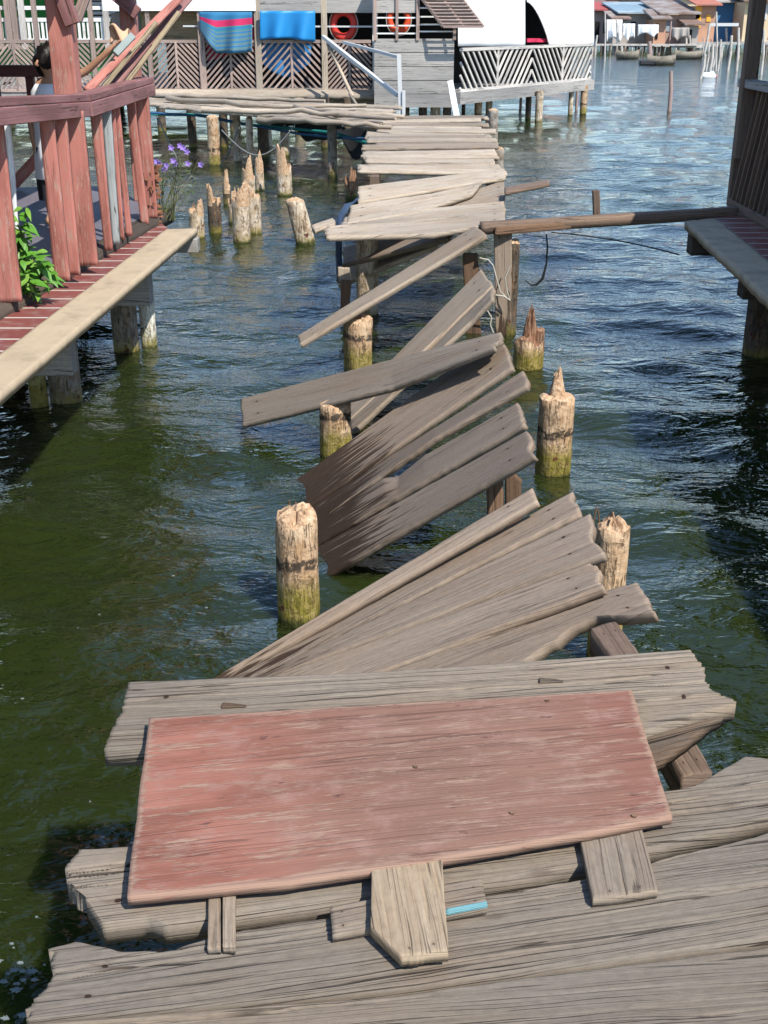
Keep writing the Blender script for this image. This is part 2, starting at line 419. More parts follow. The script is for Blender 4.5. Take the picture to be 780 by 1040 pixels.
class MB:
    def __init__(s): s.v, s.f, s.u, s.m, s.s = [], [], [], [], []

    def add(s, vs, fs, us=None, mat=0, smooth=False):
        b = len(s.v); s.v += [V(q) for q in vs]
        for i, f in enumerate(fs):
            s.f.append([b + k for k in f]); s.m.append(mat); s.s.append(smooth)
            s.u.append(us[i] if us else [(vs[k][0], vs[k][1] + vs[k][2]) for k in f])
        return s

    def bar(s, p, q, w, h, up=(0, 0, 1), mat=0, w2=None, h2=None):
        p, q = V(p), V(q); x = (q - p); L = x.length; x.normalize()
        up = V(up)
        if abs(x.dot(up)) > .98: up = V((0, 1, 0))
        y = up.cross(x).normalized(); z = x.cross(y)
        w2 = w if w2 is None else w2; h2 = h if h2 is None else h2
        vs = []
        for o, a, b in ((p, w, h), (q, w2, h2)):
            for sy, sz in ((-1, -1), (1, -1), (1, 1), (-1, 1)): vs.append(o + y * sy * a / 2 + z * sz * b / 2)
        ou, ov = random.uniform(0, 60), random.uniform(0, 60)
        fs = [(0, 3, 2, 1), (4, 5, 6, 7)]; us = [[(ou, ov), (ou, ov + h), (ou + w * .05, ov + h), (ou + w * .05, ov)]] * 2
        c = 0
        for k, sz in ((0, w), (1, h), (2, w), (3, h)):
            j = (k + 1) % 4
            fs.append((k, j, 4 + j, 4 + k)); us.append([(ou, ov + c), (ou, ov + c + sz), (ou + L, ov + c + sz), (ou + L, ov + c)]); c += sz
        return s.add(vs, fs, us, mat)

    def box(s, a, b, mat=0):       # axis-aligned box between two corners
        a, b = V(a), V(b)
        c = (a + b) / 2; d = b - a
        d = V((abs(d.x), abs(d.y), abs(d.z)))
        k = max(range(3), key=lambda i: d[i])
        ax = V((0, 0, 0)); ax[k] = d[k] / 2
        if k == 0: return s.bar(c - ax, c + ax, d.y, d.z, mat=mat)
        if k == 1: return s.bar(c - ax, c + ax, d.x, d.z, mat=mat)
        return s.bar(c - ax, c + ax, d.x, d.y, up=(0, 1, 0), mat=mat)

    def tube(s, pts, rs, n=10, mat=0, cap=True, smooth=True):
        pts = [V(q) for q in pts]
        if not hasattr(rs, '__len__'): rs = [rs] * len(pts)
        vs, fs, us = [], [], []
        ou, ov = random.uniform(0, 60), random.uniform(0, 60)
        ref = V((.31, .95, .02)); L = 0; Ls = []
        for i, q in enumerate(pts):
            d = (pts[min(i + 1, len(pts) - 1)] - pts[max(i - 1, 0)]).normalized()
            a = ref - d * ref.dot(d)
            if a.length < .1: a = V((0, .2, 1)) - d * V((0, .2, 1)).dot(d)
            a.normalize(); b = d.cross(a)
            if i: L += (q - pts[i - 1]).length
            Ls.append(L)
            for k in range(n):
                t = 2 * math.pi * k / n
                vs.append(q + (a * math.cos(t) + b * math.sin(t)) * rs[i])
        for i in range(len(pts) - 1):
            for k in range(n):
                j = (k + 1) % n
                fs.append((i * n + k, i * n + j, i * n + n + j, i * n + n + k))
                c0, c1 = k / n * 6.28 * rs[i], (k + 1) / n * 6.28 * rs[i]
                us.append([(ou + Ls[i], ov + c0), (ou + Ls[i], ov + c1), (ou + Ls[i + 1], ov + c1), (ou + Ls[i + 1], ov + c0)])
        s.add(vs, fs, us, mat, smooth)
        if cap:
            m = len(pts) - 1
            s.add(vs[:n], [tuple(range(n - 1, -1, -1))], None, mat)
            s.add(vs[m * n:], [tuple(range(n))], None, mat)
        return s

    def prism(s, poly, off, mat=0):
        poly = [V(q) for q in poly]; off = V(off); n = len(poly)
        vs = poly + [q + off for q in poly]
        fs = [tuple(range(n)), tuple(range(2 * n - 1, n - 1, -1))]
        for k in range(n): fs.append((k, k + n, (k + 1) % n + n, (k + 1) % n))
        return s.add(vs, fs, None, mat)

    def grid(s, fn, nu, nv, mat=0, th=.01, smooth=True):   # fn(a,b)->point, a sheet with real thickness
        P = [[V(fn(i / nu, j / nv)) for j in range(nv + 1)] for i in range(nu + 1)]
        n = (P[nu][0] - P[0][0]).cross(P[0][nv] - P[0][0]).normalized() * th
        vs = [P[i][j] for i in range(nu + 1) for j in range(nv + 1)]
        k = len(vs); vs += [q - n for q in vs]
        fs, us = [], []
        w = nv + 1
        for i in range(nu):
            for j in range(nv):
                a = i * w + j
                uu = [(i / nu, j / nv), ((i + 1) / nu, j / nv), ((i + 1) / nu, (j + 1) / nv), (i / nu, (j + 1) / nv)]
                fs.append((a, a + w, a + w + 1, a + 1)); us.append(uu)
                fs.append((k + a, k + a + 1, k + a + w + 1, k + a + w)); us.append([uu[0], uu[3], uu[2], uu[1]])
        rim = [i * w for i in range(nu + 1)] + [nu * w + j for j in range(1, w)] + [i * w + nv for i in range(nu - 1, -1, -1)] + [j for j in range(nv - 1, 0, -1)]
        for i in range(len(rim)):
            a, b = rim[i], rim[(i + 1) % len(rim)]
            fs.append((a, a + k, b + k, b))
            us.append([((a // w) / nu, (a % w) / nv)] * 2 + [((b // w) / nu, (b % w) / nv)] * 2)
        return s.add(vs, fs, us, mat, smooth)

    def build(s, name, mats, parent=None, bevel=0, origin=None, seg=1):
        if origin is None:
            xs = [q.x for q in s.v]; ys = [q.y for q in s.v]; zs = [q.z for q in s.v]
            origin = V(((min(xs) + max(xs)) / 2, (min(ys) + max(ys)) / 2, min(zs)))
        me = bpy.data.meshes.new(name)
        me.from_pydata([q - origin for q in s.v], [], s.f)
        uvl = me.uv_layers.new(name='UVMap')
        flat = [c for f in s.u for q in f for c in q]
        uvl.data.foreach_set('uv', flat)
        me.polygons.foreach_set('material_index', s.m)
        me.polygons.foreach_set('use_smooth', s.s)
        if bevel:
            bm = bmesh.new(); bm.from_mesh(me)
            bmesh.ops.remove_doubles(bm, verts=bm.verts, dist=1e-5)
            ed = [e for e in bm.edges if len(e.link_faces) == 2 and e.calc_face_angle(0) > .6]
            bmesh.ops.bevel(bm, geom=ed, offset=bevel, segments=seg, affect='EDGES', profile=.5)
            bm.to_mesh(me); bm.free()
        me.update()
        return link(me, name, mats, parent, origin)


def along(pts, n):                 # resample a polyline to n+1 points
    P = np.array([list(q) for q in pts], float)
    d = np.r_[0, np.cumsum(np.linalg.norm(np.diff(P, axis=0), axis=1))]
    s = np.linspace(0, d[-1], n + 1)
    return np.stack([np.interp(s, d, P[:, i]) for i in range(3)], 1)


SEED = [10]


def plank(name, far, near, th, mat, label=None, cat='plank', group=None, parent=None, dx=.02, dy=.012,
          edge=.004, jag=(.012, .012), grain=.0016, cracks=2, bow=0, flip=True, wide=0):
    """a weathered board between two long edges (lists of points), its top face towards the camera"""
    SEED[0] += 1; sd = SEED[0] * 1.37
    far = [V(q) for q in far]; near = [V(q) for q in near]
    O = (far[0] + far[-1] + near[0] + near[-1]) / 4
    ex = ((far[-1] + near[-1]) - (far[0] + near[0])).normalized()
    e0 = (far[0] + far[-1]) - (near[0] + near[-1])
    n = ex.cross(e0).normalized()
    if flip and n.dot(V((0, 0, HC)) - O) < 0:
        far, near = near, far; n = -n
    ey = n.cross(ex)
    L = (((far[-1] + near[-1]) - (far[0] + near[0])) / 2).length
    W = ((far[0] - near[0]).length + (far[-1] - near[-1]).length) / 2
    nx = max(6, min(240, int(L / dx))); ny = max(4, min(150, int(W / dy)))
    M = np.array([list(ex), list(ey), list(n)])
    fa = (along(far, nx) - np.array(O)) @ M.T
    ne = (along(near, nx) - np.array(O)) @ M.T
    tt = np.linspace(0, 1, ny + 1)
    s = np.linspace(0, 1, nx + 1)[:, None] * np.ones(ny + 1)
    T = np.ones(nx + 1)[:, None] * tt
    P = ne[:, None, :] * (1 - tt)[None, :, None] + fa[:, None, :] * tt[None, :, None]
    X, Y, Z = P[..., 0], P[..., 1], P[..., 2]
    for k, sgn in ((0, 1), (1, -1)):
        j = jag[k]
        e = j * (2 * fbm(T * W / .1, T * 0 + k * 9, sd, 2) - 1) + j * .22 * (2 * fbm(T * W / .012, T * 0, sd + 5, 2) - 1)
        w = np.clip(1 - (s if k == 0 else 1 - s) * L / max(.1, j * 3), 0, 1)
        X = X + e * w
    ef = edge * (2 * fbm(X / .15, X * 0, sd + 2, 3) - 1) + edge * .5 * (2 * fbm(X / .03, X * 0, sd + 8, 2) - 1)
    en = edge * (2 * fbm(X / .15, X * 0 + 4, sd + 3, 3) - 1) + edge * .5 * (2 * fbm(X / .03, X * 0, sd + 9, 2) - 1)
    Y = Y + ef * T ** 3 + en * (1 - T) ** 3
    if bow: Z = Z + bow * 4 * s * (1 - s)
    Yq = Y + .008 * fbm(X / .5, Y / .12, sd + 40, 2)
    zt = Z - grain * .5 * fbm(X / .9, Yq / .03, sd + 20, 3)
    for fr_, am_ in ((.022, 1.0), (.009, .55)):
        rg_ = np.abs(vn(X / 1.1, Yq / fr_, sd + 21 + am_) - .5)
        gt_ = np.clip((fbm(X / .3, Y / .06, sd + 23 + am_, 2) - .38) * 5, 0, 1)
        zt = zt - grain * am_ * np.exp(-(rg_ / .09) ** 2) * gt_
    rnd = np.random.RandomState(int(sd * 10) % 99999)
    for c in range(cracks):
        yc = rnd.uniform(-.4, .4) * W + .02 * (2 * fbm(X / .35, X * 0, sd + 30 + c, 4) - 1)
        x0, ln = rnd.choice([rnd.uniform(-.5, .5), -.5, .5]) * L, rnd.uniform(.1, .45) * L
        win = np.clip(1 - np.abs(X - x0) / ln, 0, 1) ** .5
        zt = zt - max(grain * 3.2, .006 if dy < .004 and grain > .001 else 0) * np.exp(-((Y - yc) / max(.002, dy * .55)) ** 2) * win
    de = np.minimum(np.minimum(T, 1 - T) * W, np.minimum(s, 1 - s) * L)
    zt = zt - min(.0012, th * .06) * np.exp(-(de / .002) ** 2)
    zb = Z - th
    N = (nx + 1) * (ny + 1)
    top = np.stack([X, Y, zt], -1).reshape(-1, 3); bot = np.stack([X, Y, zb], -1).reshape(-1, 3)
    vs = np.concatenate([top, bot])
    idx = np.arange(N).reshape(nx + 1, ny + 1)
    q = np.stack([idx[:-1, :-1], idx[1:, :-1], idx[1:, 1:], idx[:-1, 1:]], -1).reshape(-1, 4)
    ox, oy = rnd.uniform(0, 80), rnd.uniform(0, 80)
    UV = np.stack([X + ox, Y + oy], -1).reshape(-1, 2)
    faces = [q, q[:, ::-1] + N]; uvs = [UV[q], UV[q[:, ::-1]] + [0, 7]]
    loops = ((idx[:, 0], 1, 0), (idx[:, -1], -1, 0), (idx[0, :], -1, 1), (idx[-1, :], 1, 1))
    for ln, sg, ax in loops:
        a, b = ln[:-1], ln[1:]
        f = np.stack([a, a + N, b + N, b] if sg > 0 else [a, b, b + N, a + N], -1)
        off = np.array([0, -th * sg]) if ax == 0 else np.array([th * .3, 0])
        if sg > 0: uu = np.stack([UV[a], UV[a] + off, UV[b] + off, UV[b]], 1)
        else: uu = np.stack([UV[a], UV[b], UV[b] + off, UV[a] + off], 1)
        if ax == 1:                # end grain runs across
            eu = lambda i, d: np.stack([UV[i][:, 1] * .6, UV[i][:, 0] + 31 + d], -1)
            uu = np.stack([eu(a, 0), eu(a, th), eu(b, th), eu(b, 0)] if sg > 0 else [eu(a, 0), eu(b, 0), eu(b, th), eu(a, th)], 1)
        faces.append(f); uvs.append(uu)
    faces = np.concatenate(faces); uvs = np.concatenate(uvs)
    me = bpy.data.meshes.new(name)
    me.vertices.add(len(vs)); me.vertices.foreach_set('co', vs.ravel())
    me.loops.add(len(faces) * 4); me.loops.foreach_set('vertex_index', faces.ravel().astype(np.int32))
    me.polygons.add(len(faces))
    me.polygons.foreach_set('loop_start', np.arange(len(faces), dtype=np.int32) * 4)
    me.polygons.foreach_set('loop_total', np.full(len(faces), 4, np.int32))
    l = me.uv_layers.new(name='UVMap'); l.data.foreach_set('uv', uvs.reshape(-1).astype(np.float32))
    ST = np.stack([s, T], -1).reshape(-1, 2); ST = np.concatenate([ST, ST])
    l = me.uv_layers.new(name='ST'); l.data.foreach_set('uv', ST[faces.ravel()].ravel().astype(np.float32))
    me.uv_layers['UVMap'].active_render = True
    me.update(calc_edges=True); me.validate()
    rot = Matrix((ex, ey, n)).transposed().to_euler()
    o = link(me, name, mat, parent, O, rot)
    return tag(o, label, cat if parent is None else None, group)


def px(l, z): return [G(u, v, z) for u, v in l]


# ------------------------------------------------------------------ world, sun, camera
el, az = R(50), (.6, -.8)
tosun = V((az[0] * math.cos(el), az[1] * math.cos(el), math.sin(el)))
w = bpy.data.worlds.new('World'); SC.world = w; w.use_nodes = True
wn = w.node_tree
sky = wn.nodes.new('ShaderNodeTexSky'); sky.sky_type = 'NISHITA'; sky.sun_disc = False
sky.sun_elevation = el; sky.sun_rotation = math.atan2(az[0], az[1]); sky.air_density = 1.0; sky.dust_density = .15; sky.ozone_density = 3.0
wn.links.new(sky.outputs[0], wn.nodes['Background'].inputs[0]); wn.nodes['Background'].inputs[1].default_value = .15
sl = bpy.data.lights.new('sun', 'SUN'); sl.energy = 4.2; sl.angle = R(.5); sl.color = (1, .94, .85)
so = bpy.data.objects.new('sun', sl); COL.objects.link(so); so.rotation_euler = tosun.to_track_quat('Z', 'Y').to_euler()
cd = bpy.data.cameras.new('camera'); cam = bpy.data.objects.new('camera', cd); COL.objects.link(cam)
cd.sensor_fit = 'VERTICAL'; cd.sensor_height = 36; cd.lens = 36 * F / 1040; cd.clip_end = 2000; cd.clip_start = .05
cam.location = (0, 0, HC); cam.rotation_euler = (math.pi / 2 - math.asin(SP), 0, 0)
SC.camera = cam
SC.view_settings.view_transform = 'Standard'; SC.view_settings.look = 'None'; SC.view_settings.exposure = 0.68; SC.view_settings.gamma = 1
SC.cycles.max_bounces = 6; SC.cycles.use_denoising = DENOISE

# ------------------------------------------------------------------ water
ys = [-12, -8, -5, -3, -1.5, -.5, .2]
y, st = .6, .05
while y < 420:
    ys.append(y); y += st if y < 7 else st * (1 + ((y - 7) * .16) ** 1.5)
xs = [0]; x, st = 0, .055
while x < 420:
    x += st if x < 4 else st * (1 + ((x - 4) * .35) ** 1.6)
    xs.append(x)
xs = np.array([-q for q in xs[:0:-1]] + xs); ys = np.array(ys)
X, Y = np.meshgrid(xs, ys, indexing='ij')
Zw = np.zeros_like(X)
rs = np.random.RandomState(4)
for k in range(46):
    lam = .28 * (9 ** rs.rand()); th = rs.normal(1.25, .55); ph = rs.rand() * 6.28
    kx, ky = math.cos(th) * 6.283 / lam, math.sin(th) * 6.283 / lam
    amp = .0235 * lam / 6.283 * (1 if lam < 1 else lam ** -.3)
    cell = np.maximum(np.gradient(ys)[None, :], np.gradient(xs)[:, None])
    ff = np.clip(2 - cell * 4 / lam, 0, 1)
    wob = .6 * fbm(X * .5 / lam ** .5, Y * .5 / lam ** .5, k, 2) * 6
    Zw += amp * np.sin(kx * X + ky * Y + ph + wob) * ff * (.5 + fbm(X * .35, Y * .35, k + 50, 2))
nxw, nyw = X.shape
idx = np.arange(nxw * nyw).reshape(nxw, nyw)
q = np.stack([idx[:-1, :-1], idx[1:, :-1], idx[1:, 1:], idx[:-1, 1:]], -1).reshape(-1, 4)
me = bpy.data.meshes.new('water')
vs = np.stack([X, Y, Zw], -1).reshape(-1, 3)
me.vertices.add(len(vs)); me.vertices.foreach_set('co', vs.ravel())
me.loops.add(len(q) * 4); me.loops.foreach_set('vertex_index', q.ravel().astype(np.int32))
me.polygons.add(len(q)); me.polygons.foreach_set('loop_start', np.arange(len(q), dtype=np.int32) * 4)
me.polygons.foreach_set('loop_total', np.full(len(q), 4, np.int32)); me.polygons.foreach_set('use_smooth', np.ones(len(q), bool))
me.update(calc_edges=True)
tag(link(me, 'water', 'water_surface'), 'murky green sea water with small ripples', None, None, 'structure')

# ------------------------------------------------------------------ the broken walkway: near platform
hi = dict(dx=.008, dy=.0019, edge=.003, grain=.0013, cracks=9)
plank('plank', px([(20, 1039), (400, 1011), (840, 953)], .855), px([(8, 1160), (850, 1120)], .86), .05, 'grey_wood_rough',
      'wide grey plank lying crosswise along the bottom edge of the photo', **hi)
plank('plank', px([(58, 962), (84, 955), (122, 966), (168, 966), (250, 943), (400, 924), (500, 909), (600, 891), (840, 830)], .86),
      px([(16, 1036), (400, 1003), (840, 943)], .86), .05, 'grey_wood_rough',
      'deeply grained grey plank under the loose cleats, its corner rotted away', **{**hi, 'jag': (.03, .02), 'cracks': 13})
plank('plank', px([(82, 862), (400, 846), (650, 806), (706, 797), (742, 777), (757, 768), (840, 775)], .862),
      px([(76, 912), (100, 938), (150, 931), (168, 938), (240, 927), (330, 915), (500, 894), (600, 876), (840, 815)], .862), .05, 'grey_wood_rough',
      'cracked grey plank half covered by the red board, with a splintered rotten end', **{**hi, 'jag': (.05, .02), 'cracks': 16})
thick = plank('plank', px([(131, 692), (400, 681), (707, 659)], .872), px([(108, 759), (400, 758), (640, 746), (690, 731), (738, 714)], .872), .05, 'grey_wood_rough',
      'thick grey plank behind the red board with a split broken corner', **{**hi, 'jag': (.02, .03), 'cracks': 12})
bk = plank('broken_layer', px([(560, 752), (640, 744), (690, 729), (737, 713)], .852), px([(560, 775), (640, 768), (668, 774), (690, 757), (737, 722)], .846), .035, 'rot_wood', parent=thick, **{**hi, 'jag': (.01, .03), 'cracks': 10, 'edge': .008})
bk['label'] = 'dark splintered lower layer'
plank('board', px([(151, 729), (400, 714), (641, 700)], .906), px([(128, 910), (290, 896), (420, 876), (600, 845), (682, 828)], .906), .022, 'red_board',
      'worn red painted board laid flat across the grey planks', 'board', **{**hi, 'grain': .0008, 'edge': .0016, 'jag': (.0025, .003), 'cracks': 3})
plank('cleat', px([(588, 846), (602, 912)], .884), px([(650, 832), (668, 902)], .884), .022, 'grey_wood',
      'short smooth grey board sticking out from under the red board near its pointed corner', 'cleat', **{**hi, 'grain': .001, 'jag': (.003, .003), 'edge': .001})
plank('cleat', px([(378, 868), (376, 940), (408, 970)], .902), px([(448, 858), (455, 964)], .902), .024, 'pine_wood',
      'pale split pine board with nail marks below the red board', 'cleat', **{**hi, 'grain': .0012, 'jag': (.004, .01), 'cracks': 5, 'edge': .0015})
bl = plank('wood_block', px([(336, 920), (490, 891)], .882), px([(338, 949), (494, 921)], .882), .018, 'grey_wood',
           'flat wooden block with a cyan painted edge under the pale pine board', 'wood block', **{**hi, 'grain': .0008, 'jag': (.002, .002), 'edge': .001})
plank('painted_edge', px([(452, 923), (494, 915)], .8835), px([(452, 929), (495, 920.5)], .8835), .003, 'cyan_edge', parent=bl, **{**hi, 'grain': .0002, 'jag': (.002, .002), 'edge': .001, 'cracks': 0})
plank('lath', px([(212, 880), (211, 962)], .876), px([(223, 878), (224, 962)], .876), .014, 'grey_wood',
      'thin grey lath under the red board, the slimmer of two side by side', 'lath', **{**hi, 'grain': .0006, 'edge': .001, 'jag': (.003, .003)})
plank('lath', px([(226, 878), (226, 961)], .88), px([(240, 876), (239, 962)], .88), .018, 'grey_wood',
      'thin pale lath under the red board, the wider of two side by side', 'lath', **{**hi, 'grain': .0006, 'edge': .001, 'jag': (.003, .003)})
plank('joist', px([(600, 636), (648, 706), (694, 790)], .7), px([(626, 630), (678, 706), (722, 782)], .7), .09, 'hut_wood',
      'dark brown joist showing in the gaps under the plank ends', 'joist', dx=.01, dy=.006)
plank('joist', px([(268, 740), (258, 1010)], .8), px([(325, 740), (330, 1010)], .8), .09, 'joist_wood',
      'dark joist beneath the rotten corner of the grained planks', 'joist', dx=.02, dy=.01)
for u, v, lab in ((238, 718, 'dark wood sliver behind the red board, towards its reddest unfaded corner'),
                  (560, 693, 'dark wood sliver on the thick plank, towards its split broken corner')):
    m = MB()
    p0 = G(u, v, .872)
    m.bar(p0 + V((-.03, .004, .002)), p0 + V((.03, .0, .003)), .022, .007, w2=.008, h2=.003)
    tag(m.build('wood_chip', 'rot_wood', bevel=.0015), lab, 'wood chip')

# nails on the red board and cleats
for k, (u, v, z, lab) in enumerate(((422, 779, .9065, 'bent nail in the middle of the red board'), (556, 712, .9065, 'rusty nail head near the notch of the red board'),
                      (520, 826, .9065, 'rusty nail head low on the red board'), (644, 829, .9065, 'rusty nail head by the pointed corner of the red board'))):
    m = MB(); p0 = G(u, v, z)
    m.tube([p0 - V((0, 0, .004)), p0 + V((0, 0, .003))], [.0045, .0055], 8)
    tag(m.build('nail', 'joist_wood'), lab, 'nail')


# ------------------------------------------------------------------ collapsed planks
def slide(far, near, ext, **k):    # lists ordered from the sunk end to the raised end; ext lengthens the sunk end
    g0, g1_ = k.pop('gap', (.005, .012))
    far, near = [V(q_) for q_ in far], [V(q_) for q_ in near]
    d0, d1 = (far[0] - near[0]).normalized(), (far[-1] - near[-1]).normalized()
    far = [far[0] - d0 * g0] + [q_ - d1 * (g0 + g1_) / 2 for q_ in far[1:-1]] + [far[-1] - d1 * g1_]
    near = [near[0] + d0 * g0] + [q_ + d1 * (g0 + g1_) / 2 for q_ in near[1:-1]] + [near[-1] + d1 * g1_]
    f0 = far[0] + (far[0] - far[-1]) * ext; n0 = near[0] + (near[0] - near[-1]) * ext
    plank('plank', [f0] + far, [n0] + near, **k)


md = dict(th=.034, mat='brown_wood', dx=.014, dy=.006, grain=.0014, edge=.003, cracks=3, jag=(.02, .018), group='planks slid down into the water')
z = .76
slide([D(225, 683, 3.98), G(538, 495, z)], [D(240, 685, 3.96), G(546, 509, z)], .1, label='narrow collapsed plank at the upper edge of the wide sunken fan', **md)
slide([D(240, 685, 3.97), G(581, 497, z)], [D(264, 684, 3.93), G(592, 520, z)], .1, label='ragged collapsed plank second from the upper edge of the wide fan', **{**md, 'edge': .008})
slide([D(266, 684, 3.93), G(596, 521, z)], [D(279, 684, 3.83), G(613, 563, z)], .15, label='widest collapsed plank of the fan, its top corner split', **{**md, 'cracks': 5})
slide([D(284, 685, 3.8), G(602, 569, z)], [D(391, 680, 3.45), G(612, 597, z)], .25, label='flat collapsed plank just above the ragged broken one in the wide fan', **{**md, 'cracks': 4})
slide([D(394, 681, 3.43), D(600, 602, 3.4), G(646, 590, z)], [D(470, 704, 3.2), D(532, 672, 3.2), D(576, 642, 3.25), D(606, 628, 3.25), G(662, 626, z)], .35,
      label='ragged collapsed plank with bitten orange underside nearest the red board', **{**md, 'edge': .012, 'mat': 'brown_wood', 'cracks': 5, 'th': .045})
z = .78
slide([G(312, 478, .03), G(507, 337, z)], [G(322, 508, .03), G(520, 373, z)], .26, label='wide collapsed plank below the one laid on a stump, wet at its sunk end', **{**md, 'cracks': 5, 'mat': 'brown_wood_wet', 'gap': (.009, .021)})
slide([G(324, 509, .03), G(531, 375, z)], [G(327, 526, .03), D(440, 446, 5.5), G(537, 391, z)], .26, label='narrow splintered collapsed plank between two wider wet ones', **{**md, 'edge': .008, 'mat': 'brown_wood_wet', 'gap': (.009, .021)})
slide([G(326, 528, .03), D(390, 484, 5.5), D(404, 483, 5.47), D(430, 462, 5.42), G(527, 406, z)], [G(328, 549, .03), G(533, 431, z)], .26, label='collapsed plank with a notch bitten out of its upper edge', **{**md, 'edge': .005, 'mat': 'brown_wood_wet', 'gap': (.009, .021)})
slide([G(329, 551, .03), G(534, 436, z)], [G(328, 586, .03), G(541, 464, z)], .26, label='lowest collapsed plank of the middle fan, above open water', **{**md, 'mat': 'brown_wood_wet', 'gap': (.009, .021)})
plank('plank', [G(244, 405, .12), D(470, 346, 6.42), G(509, 337, .85)], [G(246, 431, .12), D(400, 393, 6.33), G(501, 353, .85)], .03, 'grey_wood',
      'long pale plank sloping down across a sawn stump', dx=.014, dy=.006, jag=(.012, .03), cracks=3)
z = .78
slide([G(359, 404, .05), G(488, 273, z)], [G(360, 421, .05), G(500, 290, z)], .1, label='upper of two pale planks leaning steeply to the tied board', **{**md, 'mat': 'grey_wood', 'jag': (.02, .01)})
slide([G(360, 422, .05), D(440, 349, 7.65), G(499, 293, z)], [G(362, 434, .05), D(415, 384, 7.22), D(477, 327, 7.4), G(500, 303, z)], .1,
      label='lower of two pale planks leaning steeply, its end broken off', **{**md, 'mat': 'grey_wood', 'jag': (.02, .03)})
plank('plank', [G(302, 341, .3), G(482, 229, .93)], [G(304, 349, .3), G(493, 238, .93)], .04, 'grey_wood',
      'long slender plank slanting down over the water from the cross beam', dx=.02, dy=.01, jag=(.006, .01))

# upright boards that carried the planks
vb = dict(th=.04, mat='joist_wood', dx=.02, dy=.01, cat='upright board')
plank('upright_board', [D(502, 233, 9.5), D(503, 350, 9.5)], [D(520, 233, 9.5), D(519, 350, 9.5)], label='brown upright board tied with white rope under the cross beam', **{**vb, 'mat': 'brown_wood'})
plank('upright_board', [D(470, 258, 9.6), D(474, 350, 9.6)], [D(485, 257, 9.6), D(489, 350, 9.6)], label='short brown upright board beside the leaning planks, top not reaching the beam', **vb)
plank('upright_board', [D(567, 372 + 35, 5.3), D(568, 470, 5.2)], [D(585, 372 + 35, 5.3), D(586, 470, 5.2)], label='x', **vb) if False else None
plank('upright_board', [D(494, 484, 4.75), D(496, 560, 4.75)], [D(511, 478, 4.75), D(512, 560, 4.75)], label='small brown upright board under the lowest middle plank', **vb)
plank('upright_board', [D(513, 470, 4.9), D(514, 560, 4.9)], [D(529, 488, 4.9), D(530, 560, 4.9)], label='slanted brown board end beside the small upright under the middle fan', **vb)
plank('upright_board', [D(346, 285, 9.8), D(345, 330, 9.8)], [D(357, 285, 9.8), D(354, 330, 9.8)], label='brown upright board hanging below the blue hose', **vb)
plank('wood_block', [D(343, 271, 9.9), D(343, 286, 9.9)], [D(355, 272, 9.9), D(357, 287, 9.9)], .06, 'far_wood', 'pale broken wood block at the end of the blue hose', 'wood block', dx=.01, dy=.01, jag=(.02, .02))

# cross beam to the hut and the planks around it
p, q = G(489, 230, .9), G(748, 214, .9)
bmx = empty('cross_beam', (p + q) / 2, 'long brown beam bridging the gap from walkway to shaded hut deck', 'beam')
plank('beam_board', [p + V((0, .07, .03)), q + V((0, .07, .03))], [p + V((0, -.03, .03)), q + V((0, -.03, .03))], .09, 'hut_wood', parent=bmx, dx=.03, dy=.015)
plank('beam_board', [p + V((.12, -.035, .0)), q + V((-.3, -.035, .0))], [p + V((.12, -.04, -.06)), q + V((-.3, -.04, -.06))], .03, 'joist_wood', parent=bmx, dx=.03, dy=.015)
m = MB(); b = D(606, 219, 9.95); m.bar(b, D(605, 193, 9.95), .055, .06, (0, 1, 0))
tag(m.build('short_post', 'hut_wood', bevel=.005), 'short dark post standing up from the cross beam', 'post')
plank('plank', [G(512, 190, .9), G(557, 182, .93)], [G(513, 195, .9), G(558, 186, .93)], .035, 'hut_wood', 'thin dark board jutting past the walkway edge above the cross beam', dx=.03, dy=.02)

gp = dict(th=.04, dx=.03, dy=.014, mat='far_wood', cracks=2, jag=(.02, .02))
plank('plank', px([(364, 189), (512, 171)], .9), px([(364, 205), (513, 180)], .88), label='broad plank first in front of the dark gap in the walkway', **gp)
plank('plank', px([(357, 208), (440, 196), (490, 184)], .9), px([(352, 226), (420, 216), (470, 200), (480, 197)], .87), label='tapering plank ending in a dark point on the sagging walkway', **gp)
plank('plank', px([(416, 214), (512, 183)], .84), px([(402, 227), (513, 204)], .8), label='sunken plank beneath the tapering pointed one', **{**gp, 'mat': 'grey_wood'})
plank('plank', px([(350, 220), (512, 204)], .86), px([(345, 232), (513, 214)], .86), label='pale plank behind the overhanging end plank of the sagging walkway', **gp)
plank('plank', px([(331, 229), (440, 224), (512, 212)], .9), px([(331, 240), (440, 237), (512, 225)], .9), label='overhanging plank at the broken end of the walkway above the round post', **gp)
plank('plank', px([(317, 228), (338, 221)], .86), px([(319, 233), (341, 226)], .86), label='short pale plank end poking over the water beside the blue hose', **gp)
plank('plank', [G(348, 251, .5), G(462, 226, .84)], [G(348, 268, .45), G(456, 241, .82)], label='dark fallen plank hanging under the broken walkway end', **{**gp, 'mat': 'brown_wood'})
plank('plank', [G(342, 270, .3), G(447, 238, .74)], [G(343, 289, .24), G(441, 249, .72)], label='lowest fallen plank dipping towards the water below the walkway end', **gp)
